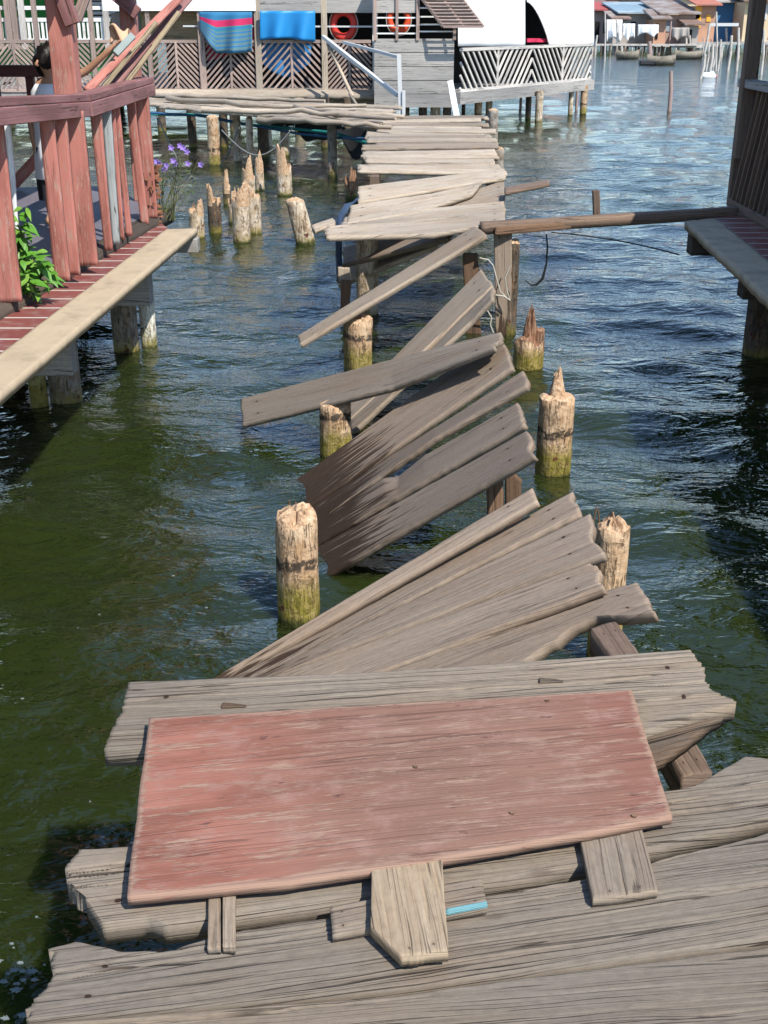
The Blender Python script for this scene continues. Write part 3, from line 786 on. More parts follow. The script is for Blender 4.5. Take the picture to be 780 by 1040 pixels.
# sound part of the walkway
Yk, i = 13.25, 0
while Yk < 21.2:
    wd = random.uniform(.2, .36); f = (Yk - 13.3) / 7.7
    xl = -.2 + f * .06 + random.uniform(-.12, .1); xr = 1.32 + f * .42 + random.uniform(-.14, .1)
    sk = random.uniform(-.09, .09); zz = .88 + random.uniform(-.03, .02)
    tl = random.uniform(-.05, .05)
    kw = dict(gp); lab = 'weathered plank nailed across the sound stretch of walkway'
    if i == 0: lab = 'first plank of the sound walkway, edging the dark gap'
    plank('plank', [V((xl, Yk + wd - .02 + sk, zz + .02)), V((xr, Yk + wd - .02 - sk, zz + tl + .02))], [V((xl, Yk + sk, zz)), V((xr, Yk - sk, zz + tl))], label=lab,
          **{**kw, 'mat': random.choice(['far_wood', 'far_wood', 'grey_wood', 'grey_wood']), 'edge': .012, 'group': 'planks of the sound walkway' if i else None})
    Yk += wd + random.choice([.02, .05, .13, .22]); i += 1
# bearers under the sound walkway
for x0, lab in ((-.1, 'bearer beam under the sound walkway on the side of the sawn stumps'), (1.15, 'bearer beam under the sound walkway on the open water side')):
    m = MB(); m.bar((x0, 13.1, .79), (x0 + .05, 21.5, .79), .1, .1)
    tag(m.build('bearer', 'hut_wood'), lab, 'beam')


# ------------------------------------------------------------------ piles and sawn stumps
def pile(u, vw, vt, wpx, label, mat='pile_tan', spike=None, jag=.02, lean=(0, 0), name='stump', cat='stump', group='sawn stumps in the water', Y=None, tw=None, top='broken_wood', ztop=None, core=0):
    SEED[0] += 1; sd = SEED[0] * 2.3
    base = G(u, vw, 0) if Y is None else D(u, vw, Y); base.z = 0
    r = wpx / 2 * mpp(base) * .95
    zt = D(u, vt, base.y).z if ztop is None else ztop
    n = 26; zs = [-.55, -.25, -.05] + list(np.linspace(.04, zt - .015, max(4, int((zt) / .05))))
    vs, fs, us, mt = [], [], [], []
    ang = np.arange(n) / n * 2 * math.pi
    tj = jag * (2 * fbm(np.cos(ang) * 2.2 + 5, np.sin(ang) * 2.2 + 5, sd, 3) - 1)
    if spike:
        a0, hgt, wdt = spike
        dd = np.abs((ang - a0 + math.pi) % (2 * math.pi) - math.pi)
        tj = tj + hgt * np.clip(2.6 * (1 - dd / wdt), 0, 1) * (.75 + .35 * vn(ang * 3.5, ang * 0, sd)) + hgt * .55 * np.clip(vn(ang * 1.9 + 40, ang * 0, sd + 1) * 2.4 - 1.2, 0, 1)
    for j, zz in enumerate(zs):
        f = max(zz, 0) / max(zt, .1)
        rr = r * (1 + .04 * (1 - f)) * (1 if tw is None else 1 + (tw - 1) * f)
        ra = rr * (1 + .24 * (fbm(np.cos(ang) * 1.2 + zz * 1.5, np.sin(ang) * 1.2 + 3, sd + 4, 3) - .5) + .06 * (vn(ang * 4, ang * 0 + zz * 14, sd + 2) - .5))
        for k in range(n):
            hz = zz + (tj[k] if j == len(zs) - 1 else 0)
            vs.append(V((base.x + lean[0] * hz + ra[k] * math.cos(ang[k]), base.y + lean[1] * hz + ra[k] * math.sin(ang[k]), hz)))
    m1 = len(zs)
    for j in range(m1 - 1):
        for k in range(n):
            l = (k + 1) % n; fs.append((j * n + k, j * n + l, j * n + n + l, j * n + n + k)); mt.append(1 if (spike and j == m1 - 2 and tj[k] > .05) else 0)
    last = (m1 - 1) * n
    # broken top: two inner rings and a centre
    for q_, (fr, dz) in enumerate(((.8, -.006), (.6, .0), (.5, core * .75), (.3, core)) if core else ((.8, -.006), (.45, .012))):
        st = len(vs)
        for k in range(n):
            o = vs[last + k]; c = V((base.x + lean[0] * zt, base.y + lean[1] * zt, 0))
            hz = zt + tj[k] * (.95 if fr > .5 else .5) + dz + random.uniform(-1, 1) * (min(jag, .03) * .6 + (core * .22 if dz > .03 else 0))
            vs.append(V((c.x + (o.x - c.x) * fr, c.y + (o.y - c.y) * fr, hz)))
        for k in range(n):
            l = (k + 1) % n; fs.append((last + k, last + l, st + l, st + k)); mt.append(1)
        last = st
    vs.append(V((base.x + lean[0] * zt, base.y + lean[1] * zt, zt + core + .01)))
    for k in range(n): fs.append((last + k, last + (k + 1) % n, len(vs) - 1)); mt.append(1)
    me = bpy.data.meshes.new(name); me.from_pydata([q_ - base for q_ in vs], [], fs)
    me.uv_layers.new(name='UVMap')
    me.polygons.foreach_set('material_index', mt); me.polygons.foreach_set('use_smooth', [a == 0 for a in mt]); me.update()
    return tag(link(me, name, [mat, top], None, base), label, cat, group)


pile(304, 625, 522, 45, 'thick tan stump with a black ring beside the wide sunken fan', jag=.04)
pile(342, 464, 407, 33, 'squat tan stump carrying the long sloping plank', jag=.006)
pile(364, 377, 322, 29, 'stump with a broken orange top under the slender slanting plank', jag=.025)
pile(561, 482, 400, 36, 'tall stump with a jagged spike on top, ringed black, in open water', core=.13, jag=.012)
pile(536, 377, 347, 31, 'rotten stump with a big rusty brown spike behind the rope-tied board', core=.2, spike=(.3, .09, 1.0), jag=.02, top='bark_spike')
pile(612, 668, 530, 33, 'pale yellow stump with nails half hidden behind the raised fan', jag=.035)
for k, (du, dv, hh) in enumerate(((-9, -3, .05), (-2, 0, .06), (3, -3, .035))):
    m = MB(); b = D(304 + du, 519 + dv, 4.68); m.tube([b - V((0, 0, .02)), b + V((random.uniform(-.01, .01), 0, hh * .7))], .004, 6)
    tag(m.build('nail', 'joist_wood'), 'rusty nail standing on the thick ringed stump', 'nail', 'nails on the thick stump')
for k, (du, dv, hh) in enumerate(((-9, -2, .05), (-3, -1, .04))):
    b0 = G(612, 668, 0); m = MB(); b = D(612 + du, 527 + dv, b0.y); m.tube([b - V((0, 0, .02)), b + V((random.uniform(-.01, .01), 0, hh * .8))], .004, 6)
    tag(m.build('nail', 'joist_wood'), 'rusty nail standing on the pale yellow stump', 'nail', 'nails on the yellow stump')
pile(373, 322, 238, 22, 'round grey tan post under the overhanging end plank', 'pile_pale', jag=.004, name='post', cat='post', group=None)
pile(516, 340, 245, 16, 'dark round post behind the rope-tied board', 'pile_dark', jag=.03, name='post', cat='post', group=None)
pile(310, 246, 202, 20, 'leaning pale stump standing alone between deck and walkway', 'pile_pale', lean=(-.22, 0), jag=.012)
pile(246, 246, 203, 18, 'fat pale stump with a jagged crown in the cluster off the deck', 'pile_pale', spike=(-1, .14, 1.1), jag=.06)
pile(258, 238, 200, 16, 'tall pale stump with a toothed top just behind the fat jagged one', 'pile_pale', spike=(-2.4, .16, .8), jag=.07)
pile(219, 238, 203, 14, 'slim dark-footed stump with two teeth near the deck corner', 'pile_dark', spike=(-2.6, .17, .8), jag=.08)
pile(201, 243, 213, 16, 'pale stump touching the end of the tiled deck', 'pile_pale', spike=(-.6, .13, .8), jag=.05)
pile(231, 208, 191, 8, 'thin broken stump showing between two jagged ones', 'pile_dark', spike=(-1.5, .2, 1), jag=.05)
pile(238, 226, 206, 12, 'low pale stump wedged in the cluster off the deck', 'pile_pale', spike=(-1.3, .2, .6), jag=.05)
pile(253, 197, 178, 14, 'jagged pale stump at the back of the cluster', 'pile_pale', spike=(-1.3, .3, .7), jag=.08)
pile(264, 194, 170, 10, 'narrow pale stump beside the back of the cluster', 'pile_pale', spike=(-1.6, .2, .8), jag=.06)
pile(289, 198, 172, 16, 'upright notched stump below the long bamboo gangway', 'pile_pale', spike=(-2.2, .32, 1.3), jag=.07)
pile(357, 200, 190, 13, 'rotten rust-brown stump tucked against the walkway beside the gap', 'pile_dark', spike=(-1.2, .32, .9), jag=.05, top='bark_spike')
pile(372, 166, 152, 9, 'rust-brown stump under the plank ends of the sound walkway', 'pile_pale', spike=(-1.2, .2, .9), jag=.05, top='bark_spike')
# posts under the cross gangway
for u, vw, wp, mt, lab in ((218, 168, 12, 'pile_tan', 'stained tan post under the gangway'), (242, 165, 8, 'pile_pale', 'thin pale post under the gangway'),
                           (255, 170, 7, 'pile_pale', 'thinnest pale post under the gangway'), (273, 150, 7, 'pile_pale', 'short yellow post far back under the gangway'),
                           (290, 158, 9, 'pile_pale', 'notched post rising above the upright stump'), (338, 178, 10, 'pile_grey', 'square grey post under the gangway by the black net'),
                           (196, 150, 9, 'pile_dark', 'dark post under the gangway behind the flowering plant'), (330, 150, 8, 'pile_dark', 'dark post deep under the gangway by the black net'),
                           (268, 160, 11, 'pile_dark', 'dark broad post in the gangway shade'), (228, 150, 9, 'pile_dark', 'dark post far back between tan and thin posts')):
    pile(u, vw, 118, wp, lab, mt, jag=.01, name='post', cat='post', group='posts under the gangway', ztop=.84)
for u, vw, lab in ((386, 158, 'post under the sound walkway beside the black net'), (505, 205, 'post under the walkway edge above the cross beam'), (500, 150, 'post under the open side of the sound walkway')):
    pile(u, vw, 130, 11, lab, 'pile_grey', jag=.01, name='post', cat='post', group='posts under the walkway', ztop=.74)

# ------------------------------------------------------------------ cross gangway of long bamboo and planks
gl = [((150, 99), (240, 102), (405, 108), .022, 'topmost pale strip of the long gangway, by the house ledge'), ((150, 102), (260, 106), (400, 112), .02, 'second strip of the long gangway, slightly bowed'),
      ((152, 104.5), (250, 109), (398, 115), .025, 'middle strip of the long gangway'), ((165, 107), (280, 113), (392, 119), .02, 'fourth strip of the long gangway, starting further along'),
      ((200, 110.5), (300, 117), (388, 123), .02, 'short strip of the long gangway over the teal rope'), ((250, 114), (330, 121), (386, 127), .018, 'front strip of the long gangway above the black net')]
for i, (a, b, c, hw, lab) in enumerate(gl):
    P3 = [G(*a, .9 + .012 * (i % 2)), G(*b, .91), G(*c, .9 + .012 * (i % 3))]
    plank('gangway_strip', [q_ + V((0, .27, 0)) for q_ in P3], [q_ - V((0, .27, 0)) for q_ in P3], .05, 'far_wood', lab, 'plank', dx=.06, dy=.03, edge=.05, jag=(.1, .1))
for k, (a, b, c, lab) in enumerate((((148, 96.5), (230, 99), (330, 103.5), 'crooked pole lying along the back of the gangway'), ((170, 100), (262, 107), (372, 108), 'crooked pole lying across the gangway strips'),
                                    ((205, 112), (290, 113), (402, 121), 'long thin pole along the front of the gangway'), ((262, 121), (322, 124), (398, 128), 'bent stick over the black net'),
                                    ((300, 108), (350, 117), (410, 116), 'short slanting stick where gangway meets walkway'))):
    A_, B_, C_ = G(*a, .98), G(*b, .99), G(*c, .97); m = MB()
    m.tube([A_.lerp(B_, q_ / 6) + V((0, 0, random.gauss(0, .015))) for q_ in range(6)] + [B_.lerp(C_, q_ / 6) + V((0, 0, random.gauss(0, .015))) for q_ in range(7)], [.055 - .002 * q_ for q_ in range(13)], 8)
    tag(m.build('pole', 'far_wood'), lab, 'pole')
rp = [G(u, v, z_) for u, v, z_ in ((150, 116, .75), (200, 119, .7), (250, 124, .66), (300, 131, .62), (340, 138, .6), (375, 143, .62))]
m = MB(); m.tube([q_ + V((0, 0, .05 * math.sin(i * 2.1))) for i, q_ in enumerate(rp)], .03, 6)
tag(m.build('rope', 'rope_teal'), 'teal rope slung along under the gangway', 'rope')
m = MB(); m.tube([q_ + V((.1, -.3, .06 * math.sin(i * 1.3 + 1))) for i, q_ in enumerate(rp)], .022, 6)
tag(m.build('rope', 'rope_blue'), 'dark blue rope slung beside the teal one', 'rope')
m = MB()
a, b = G(157, 112, .8), D(243, 130, 21)
m.tube([a.lerp(b, k / 12) - V((0, 0, 1.1 * math.sin(math.pi * k / 12))) for k in range(13)], .012, 6)
tag(m.build('cable', 'rope_grey'), 'grey cable sagging low under the gangway above the flowers', 'cable')
a, b = D(225, 132, 20.5), D(300, 126, 20.5)
m = MB(); m.tube([a.lerp(b, k / 12) - V((0, 0, .45 * math.sin(math.pi * k / 12))) for k in range(13)], .011, 6)
tag(m.build('cable', 'rope_grey'), 'grey cable looped between gangway posts above the stumps', 'cable')
m = MB()
pa, pb = G(265, 118, .74), G(385, 132, .74)
m.grid(lambda a, b: pa.lerp(pb, a) + V((0, -.25 * b, -(.1 + .45 * a * (1.15 - .2 * a)) * b * (.7 + .3 * math.sin(a * 17)) + .05 * math.sin(a * 31 + b * 5))), 40, 8, th=.02)
tag(m.build('net', 'net_black'), 'black net bunched and hanging under the gangway', 'net')
m = MB(); hp = [(364, 204, .86), (352, 210, .86), (345, 222, .82), (344, 240, .7), (344, 262, .5), (345, 285, .35)]
m.tube([G(u, v, z_) for u, v, z_ in hp], .03, 8)
tag(m.build('hose', 'hose_blue'), 'dark blue hose curling down past the broken walkway end', 'hose')
# ropes on the tied board
m = MB(); rp = [(487, 262), (496, 264), (501, 270), (504, 282), (508, 296), (515, 303), (519, 306), (515, 296), (513, 282), (518, 270)]
m.tube([D(u, v, 9.42) for u, v in rp], .006, 6)
rp = [(497, 297), (505, 300), (512, 301), (518, 305)]
m.tube([D(u, v, 9.4) for u, v in rp], .007, 6)
rp = [(494, 314), (499, 322), (498, 330), (501, 338)]
m.tube([D(u, v, 9.41) for u, v in rp], .006, 6)
tag(m.build('rope', 'rope_white'), 'frayed white rope knotted round the brown upright board', 'rope')
m = MB(); rp = [(555, 238), (556, 250), (555, 268), (551, 283), (545, 289), (540, 290), (534, 285)]
m.tube([D(u, v, 9.85) for u, v in rp], [.006, .007, .009, .013, .011, .007, .004], 7)
tag(m.build('cable', 'black_rubber'), 'black cable end hanging in a hook from the cross beam', 'cable')
m = MB(); m.tube([D(560 + 13 * k, 236 + .9 * k + .25 * k * k * .55, 10.1 + k * .02) for k in range(11)], .006, 6)
tag(m.build('cable', 'black_rubber'), 'thin dark line sagging below the cross beam to the hut deck', 'cable')

# ------------------------------------------------------------------ porch house with red railing
ex_ = lambda Y: -1.71 + (Y - 5.06) * .048            # outer edge of the deck
bx_ = lambda Y: -2.15 + (Y - 6.6) * .089             # beam under the railing
house = empty('porch_house', (-3, 7, 0), 'stilt porch with red tiled edge, posts and roof over the water', 'house')
plank('deck_edge', [V((ex_(y) - .23, y, .87)) for y in (1.5, 9.5)], [V((ex_(y), y, .865)) for y in (1.5, 9.6)], .055, 'cement', parent=house, dx=.04, dy=.015, edge=.003, grain=.0006)
m = MB()
Y0, Y1 = 1.5, 10.1
vs = [(ex_(Y0) - .225, Y0, .868), (ex_(9.55) - .225, 9.55, .868), (bx_(Y1) - .1, Y1, .868), (bx_(Y0) - .1, Y0, .868)]
m.add(vs + [(a, b, c - .05) for a, b, c in vs], [(0, 1, 2, 3), (4, 7, 6, 5), (0, 4, 5, 1), (1, 5, 6, 2), (2, 6, 7, 3), (3, 7, 4, 0)],
      [[(Y0, 0), (9.55, 0), (Y1, .3), (Y0, .3)]] + [[(0, 0)] * 4] * 5)
m.build('tile_strip', 'tile_red', house)
plank('beam', [V((bx_(y) - .06, y, .94)) for y in (2.5, 10.2)], [V((bx_(y) + .06, y, .93)) for y in (2.5, 10.2)], .11, 'dark_wood', parent=house, dx=.05, dy=.02, edge=.012)
m = MB(); m.prism([(bx_(1.5) - .07, 1.5, .9), (bx_(10.1) - .07, 10.1, .9), (-2.6, 11.8, .9), (-6.5, 11.8, .9), (-6.5, 1.5, .9)], (0, 0, -.08)); m.build('floor', 'floor_grey', house)
for u0, u1, v1, yy, zt_, mt in ((118, 153, 311, 8.8, .8, 'silver_wood'), (34, 74, 382, 7.45, .8, 'silver_wood'), (172, 201, 257, 9.45, .8, 'concrete_grey')):
    p0, p1 = D(u0, v1, yy), D(u1, v1, yy)
    m = MB(); m.box((p0.x - .5, yy, p0.z), (p1.x, yy + .14, zt_)); m.build('joist', mt, house, bevel=.006)
for u, vw, wp, mt, nm in ((129, 358, 26, 'pile_grey', 'pile'), (152, 353, 16, 'pipe_white', 'drain_pipe'), (68, 411, 32, 'pile_grey', 'pile'), (41, 417, 18, 'pipe_green', 'drain_pipe')):
    b = G(u, vw, 0); r = wp / 2 * mpp(b)
    m = MB(); m.tube([(b.x, b.y, -.6), (b.x, b.y, .0), (b.x, b.y, .3), (b.x, b.y, .67 if nm == 'pile' else .8)], r, 20); m.build(nm, mt, house)
for yy in (8.9, 10.8, 3.2):
    for xx in (-2.9, -4.6):
        m = MB(); m.tube([(xx, yy, -.6), (xx, yy, .82)], .1, 12); m.build('pile', 'pile_dark', house)
m = MB()
b1 = D(66, 60, 8.6); m.bar((b1.x, b1.y, .9), (b1.x, b1.y, 3.0), .16, .16, (0, 1, 0)); m.build('porch_post', 'red_paint', house, bevel=.006)
m = MB(); m.bar(D(61, -9, 8.5), D(74, 25, 8.5), .1, .05, (0, 1, 0)); m.build('brace', 'maroon_paint', house, bevel=.004)
m = MB(); m.bar(D(88, -8, 8.7), D(78, 20, 8.7), .07, .04, (0, 1, 0)); m.build('brace', 'lattice_brown', house, bevel=.004)
m = MB(); b1 = D(131, 20, 10.9); m.bar((b1.x, b1.y, .9), (b1.x, b1.y, 3.0), .13, .13, (0, 1, 0)); m.build('porch_post', 'red_paint', house, bevel=.006)
m = MB(); m.bar(D(112, -10, 10.8), D(140, 14, 10.8), .1, .06, (0, 1, 0)); m.build('brace', 'maroon_paint', house, bevel=.004)
m = MB(); b1 = D(66, 60, 8.6); m.bar((b1.x, 2.0, 2.95), (b1.x + .25, 12, 2.95), .1, .16); m.build('roof_beam', 'maroon_paint', house)
m = MB(); m.prism([(-2.3, 1.2, 3.05), (-2.15, 14.5, 3.05), (-6.8, 14.5, 3.9), (-6.8, 1.2, 3.9)], (0, 0, .05)); m.build('roof', 'roof_dark', house)
m = MB(); m.box((-6.6, 1.5, .9), (-6.5, 11.8, 3.8)); m.build('wall', 'dark_red_paint', house)

rail = empty('railing', G(80, 275, .93), 'red board railing along the tiled deck with uneven upright boards', 'railing')
for a, b, h_ in ((D(-40, 110, 5.9), D(86, 102.5, 7.97), .1), (D(86, 103, 7.95), D(152, 84, 9.95), .1)):
    m = MB(); m.bar(a + V((-.03, 0, .02)), b + V((-.03, 0, .02)), .13, .045); m.bar(a + V((.02, 0, -.05)), b + V((.02, 0, -.05)), .045, .09)
    m.build('top_rail', 'maroon_paint', rail, bevel=.005)
bl = [(-14, 2, 122, -3, 22, 308, 'red_paint'), (3, 9.5, 123, 15, 23, 292, 'white_board'), (39, 53.5, 117, 55, 71, 284, 'red_paint'), (52.5, 66.5, 114, 68.5, 81, 278, 'red_paint'),
      (65, 84, 113, 79.5, 99, 269, 'red_paint'), (91, 102.5, 114, 106, 114, 254, 'red_paint'), (103, 112, 108, 114.5, 121.5, 248, 'grey_paint'), (112.5, 116, 107, 122, 126, 243, 'red_paint'),
      (115, 120.5, 104, 128, 134, 240, 'red_paint'), (127.5, 135.5, 98, 143, 151, 227, 'red_paint'), (136.5, 150, 91, 148, 160, 222, 'red_paint')]
for a, b, vt, c, d_, vb_, mt in bl:
    Yb = G((c + d_) / 2, vb_, .93).y
    o = plank('board', [D(a, vt, Yb + .02), D(c, vb_, Yb)], [D(b, vt, Yb + .02), D(d_, vb_, Yb)], .03, mt, parent=rail, dx=.03, dy=.015, jag=(.006, .014), edge=.0015, grain=.0005)
    if mt != 'red_paint': o['label'] = 'bare white board' if mt == 'white_board' else 'unpainted grey board'
plank('board', [D(56, 238, 7.6), D(60.5, 285, 7.6)], [D(65, 237, 7.6), D(69.5, 284, 7.6)], .025, 'red_paint', parent=rail, dx=.03, dy=.015, grain=.0005, edge=.001)

rail2 = empty('railing', D(20, 190, 11.6), 'dark maroon railing at the back of the porch behind the child', 'railing')
m = MB(); m.bar(D(-60, 72, 11.7), D(56, 72, 11.7), .16, .1); m.build('top_rail', 'dark_red_paint', rail2, bevel=.006)
for u in (30, -6):
    m = MB(); p0 = D(u, 76, 11.7); m.bar((p0.x, p0.y, .9), p0, .07, .07, (0, 1, 0)); m.build('post', 'dark_red_paint', rail2)
m = MB(); m.bar(D(14, 187, 11.6), D(44, 154, 11.6), .1, .06, (0, 1, 0)); m.build('brace', 'red_paint', rail2, bevel=.004)
plank('plank', [D(-10, 92, 11.8), D(40, 92, 11.8)], [D(-10, 94, 11.5), D(40, 94, 11.5)], .02, 'dark_wood') if False else None

# timbers leaning on the railing
lt = [(88, 92, 9.2, 186, -6, 10.2, 8, 'red_paint', 'broad red timber leaning up from the railing corner'), (104, 90, 9.1, 159, 22, 9.7, 4.5, 'tan_ply', 'thin tan edged timber leaning beside the broad red one'),
      (126, 86, 9.5, 182, 12, 10.1, 5, 'tan_ply', 'pale tan timber lowest in the leaning bundle'), (116, 86, 9.6, 200, -12, 10.4, 8, 'maroon_paint', 'dark maroon timber in the middle of the leaning bundle')]
for u0, v0, y0, u1, v1, y1, wp, mt, lab in lt:
    p0, p1 = D(u0, v0, y0), D(u1, v1, y1); s_ = (V((v1 - v0, 0, (u1 - u0))).normalized()) * wp / 2 * mpp(p0)
    plank('timber', [p0 - s_, p1 - s_], [p0 + s_, p1 + s_], .03, mt, lab, 'timber', dx=.03, dy=.012, grain=.0006, edge=.002)
m = MB(); m.bar(D(117, 55, 9.25), D(135, 36, 9.35), .05, .04, (0, 1, 0)); tag(m.build('wood_strip', 'teal_grey', bevel=.003), 'grey green strip lying on the broad leaning timber', 'wood strip')
m = MB(); c0 = D(120, 36, 10.1)
m.grid(lambda a, b: c0 + V(((a - .5) * .14, .03 * math.sin(a * 5 + b * 3), (b - .5) * .12 + .03 * math.sin(a * 6))), 10, 8, th=.03)
tag(m.build('cloth', 'peach'), 'crumpled peach cloth by the reaching hand', 'cloth')


# ------------------------------------------------------------------ person (child reaching over the porch)
def skin(name, pts, edges, mats, parent, sub=2, smooth=True):
    """pts: [(point, radius)] grown into one continuous surface"""
    org = V(pts[0][0])
    me = bpy.data.meshes.new(name); me.from_pydata([V(q_[0]) - org for q_ in pts], edges, [])
    o = bpy.data.objects.new(name, me); COL.objects.link(o)
    md_ = o.modifiers.new('Skin', 'SKIN'); md_.use_smooth_shade = True
    for i, q_ in enumerate(pts):
        r_ = q_[1] if hasattr(q_[1], '__len__') else (q_[1], q_[1]); me.skin_vertices[0].data[i].radius = r_
        me.skin_vertices[0].data[i].use_root = i == 0
    s_ = o.modifiers.new('Sub', 'SUBSURF'); s_.levels = s_.render_levels = sub
    dg = bpy.context.evaluated_depsgraph_get(); ev = o.evaluated_get(dg)
    me2 = bpy.data.meshes.new_from_object(ev)
    bpy.data.objects.remove(o); bpy.data.meshes.remove(me)
    if not me2.uv_layers: me2.uv_layers.new(name='UVMap')
    for p_ in me2.polygons: p_.use_smooth = True
    me2.name = name
    return link(me2, name, mats, parent, org)


Yp = 9.5
pe = empty('person', (D(49, 100, Yp).x, Yp, .9), 'child in a white tank top and dark shorts reaching towards leaning timbers', 'person')
cx = D(49, 100, Yp).x
hs = D(47, 58, Yp)
sh = D(61, 84, Yp - .02); shl = D(40, 84, Yp)
el_ = D(88, 72, Yp - .05); wr = D(111, 51, Yp - .1)
pts = [((cx, Yp, 1.56), .085), ((cx, Yp, 1.74), .078), ((cx, Yp, 1.9), .082), ((hs.x + .015, Yp, 2.0), .036), ((hs.x, Yp, 2.06), .055), ((hs.x, Yp, 2.13), .08), ((hs.x, Yp, 2.2), .05),
       (sh, .042), (el_, .03), (wr, .022), (D(114, 48, Yp - .1), .026),
       (shl, .04), (D(29.5, 113, Yp + .02), .03), (D(33, 139, Yp - .04), .022), (D(35.5, 146, Yp - .05), .024),
       ((cx - .07, Yp, 1.5), .07), ((cx - .075, Yp - .01, 1.24), .048), ((cx - .075, Yp + .02, .98), .032), ((cx - .075, Yp - .1, .93), .026),
       ((cx + .07, Yp, 1.5), .07), ((cx + .075, Yp - .01, 1.24), .048), ((cx + .075, Yp + .02, .98), .032), ((cx + .075, Yp - .1, .93), .026)]
ed = [(0, 1), (1, 2), (2, 3), (3, 4), (4, 5), (5, 6), (2, 7), (7, 8), (8, 9), (9, 10), (2, 11), (11, 12), (12, 13), (13, 14), (0, 15), (15, 16), (16, 17), (17, 18), (0, 19), (19, 20), (20, 21), (21, 22)]


def fingers(w0, w1, spread, n_):    # palm direction w0->w1, five fingers
    d = (w1 - w0).normalized(); c = len(pts)
    base = n_
    for i in range(4):
        o = spread * ((i - 1.5) * .011); L_ = (.045, .054, .05, .038)[i]
        a = w1 + o; b = w1 + o * 1.5 + d * L_ * .55; e = w1 + o * 1.7 + d * L_ + V((0, -.006, -.008))
        k = len(pts); pts.extend([(a + d * .012, .0095), (b + d * .006, .0085), (e + d * .01, .007)]); ed.extend([(base, k), (k, k + 1), (k + 1, k + 2)])
    a = w1 - spread * .02; k = len(pts)
    pts.extend([(a, .0095), (a - spread * .01 + d * .03, .0075)]); ed.extend([(base, k), (k, k + 1)])


fingers(wr, D(115, 47, Yp - .1), V((.75, 0, .66)), 10)
fingers(D(33, 139, Yp - .04), D(36, 147, Yp - .05), V((.95, -.1, .3)), 14)
skin('body', pts, ed, 'skin', pe)


def loft(m, rings, n=20, mat=0):
    vs, fs = [], []
    for (c, rx, ry) in rings:
        for k in range(n):
            t_ = k / n * 2 * math.pi; vs.append(V(c) + V((rx * math.cos(t_), ry * math.sin(t_), 0)))
    for j in range(len(rings) - 1):
        for k in range(n): l = (k + 1) % n; fs.append((j * n + k, j * n + l, j * n + n + l, j * n + n + k))
    m.add(vs, fs, None, mat, True)


m = MB(); loft(m, [((cx, Yp, 1.26), .155, .125), ((cx, Yp, 1.27), .16, .13), ((cx, Yp, 1.45), .15, .12), ((cx, Yp, 1.6), .132, .11), ((cx, Yp, 1.78), .13, .105), ((cx, Yp, 1.9), .125, .1), ((cx, Yp, 1.955), .085, .08), ((cx, Yp, 1.95), .06, .06)])
m.build('tank_top', 'shirt', pe)
m = MB()
for s_ in (-1, 1): loft(m, [((cx + s_ * .075, Yp, 1.1), .078, .085), ((cx + s_ * .075, Yp, 1.3), .08, .095), ((cx + s_ * .06, Yp, 1.5), .08, .1)], 14)
m.build('shorts', 'shorts', pe)
bm = bmesh.new(); bmesh.ops.create_icosphere(bm, subdivisions=4, radius=1)
for v_ in bm.verts:
    n_ = v_.co.copy(); k = fbm(np.array([n_.x * 4 + 9]), np.array([n_.z * 4 + n_.y * 3 + 9]), 3, 3)[0]
    f = .102 + .03 * (k - .5)
    v_.co = V((n_.x * f * 1.08, n_.y * f * 1.12 + .008, n_.z * f * 1.25 + (.0 if n_.z > -.3 or n_.y > -.2 else .06)))
me = bpy.data.meshes.new('hair'); bm.to_mesh(me); bm.free(); me.uv_layers.new(name='UVMap')
for p_ in me.polygons: p_.use_smooth = True
link(me, 'hair', 'hair', pe, V((hs.x + .014, Yp - .005, 2.115)))
# face looks down towards the railing: nose, eyes, ear
m = MB(); fc = V((hs.x - .03, Yp - .07, 2.1))
m.tube([fc + V((-.01, -.03, .02)), fc + V((-.02, -.055, -.008)), fc + V((-.015, -.03, -.015))], [.008, .013, .01], 8); m.build('nose', 'skin', pe)
for s_ in (-1, 1):
    m = MB(); e_ = fc + V((-.012 + s_ * .03, -.03 + s_ * .012, .02)); m.tube([e_, e_ + V((-.004, -.012, 0))], [.01, .006], 8); m.build('eye', 'hair', pe)
m = MB(); e_ = V((hs.x - .088, Yp + .0, 2.095)); m.tube([e_ + V((.01, 0, -.03)), e_ + V((-.012, .01, -.01)), e_ + V((-.014, .012, .015)), e_ + V((.01, .0, .03))], [.008, .012, .012, .008], 8); m.build('ear', 'skin', pe)


# ------------------------------------------------------------------ plants on the porch
def leaf(m, p0, d, L, W_, nrm, mat=0, curl=.25):
    d = d.normalized(); s_ = d.cross(nrm).normalized(); n_ = s_.cross(d)
    ws = (.12, .75, 1, .8, .4, .03); vs = []
    for i, ww in enumerate(ws):
        t_ = i / 5; c = p0 + d * L * t_ - n_ * (curl * L * t_ * t_)
        vs += [c - s_ * W_ * ww / 2 + n_ * .1 * W_ * ww, c, c + s_ * W_ * ww / 2 + n_ * .1 * W_ * ww]
    fs = []
    for i in range(5): fs += [(3 * i, 3 * i + 1, 3 * i + 4, 3 * i + 3), (3 * i + 1, 3 * i + 2, 3 * i + 5, 3 * i + 4)]
    m.add(vs, fs, None, mat, True)


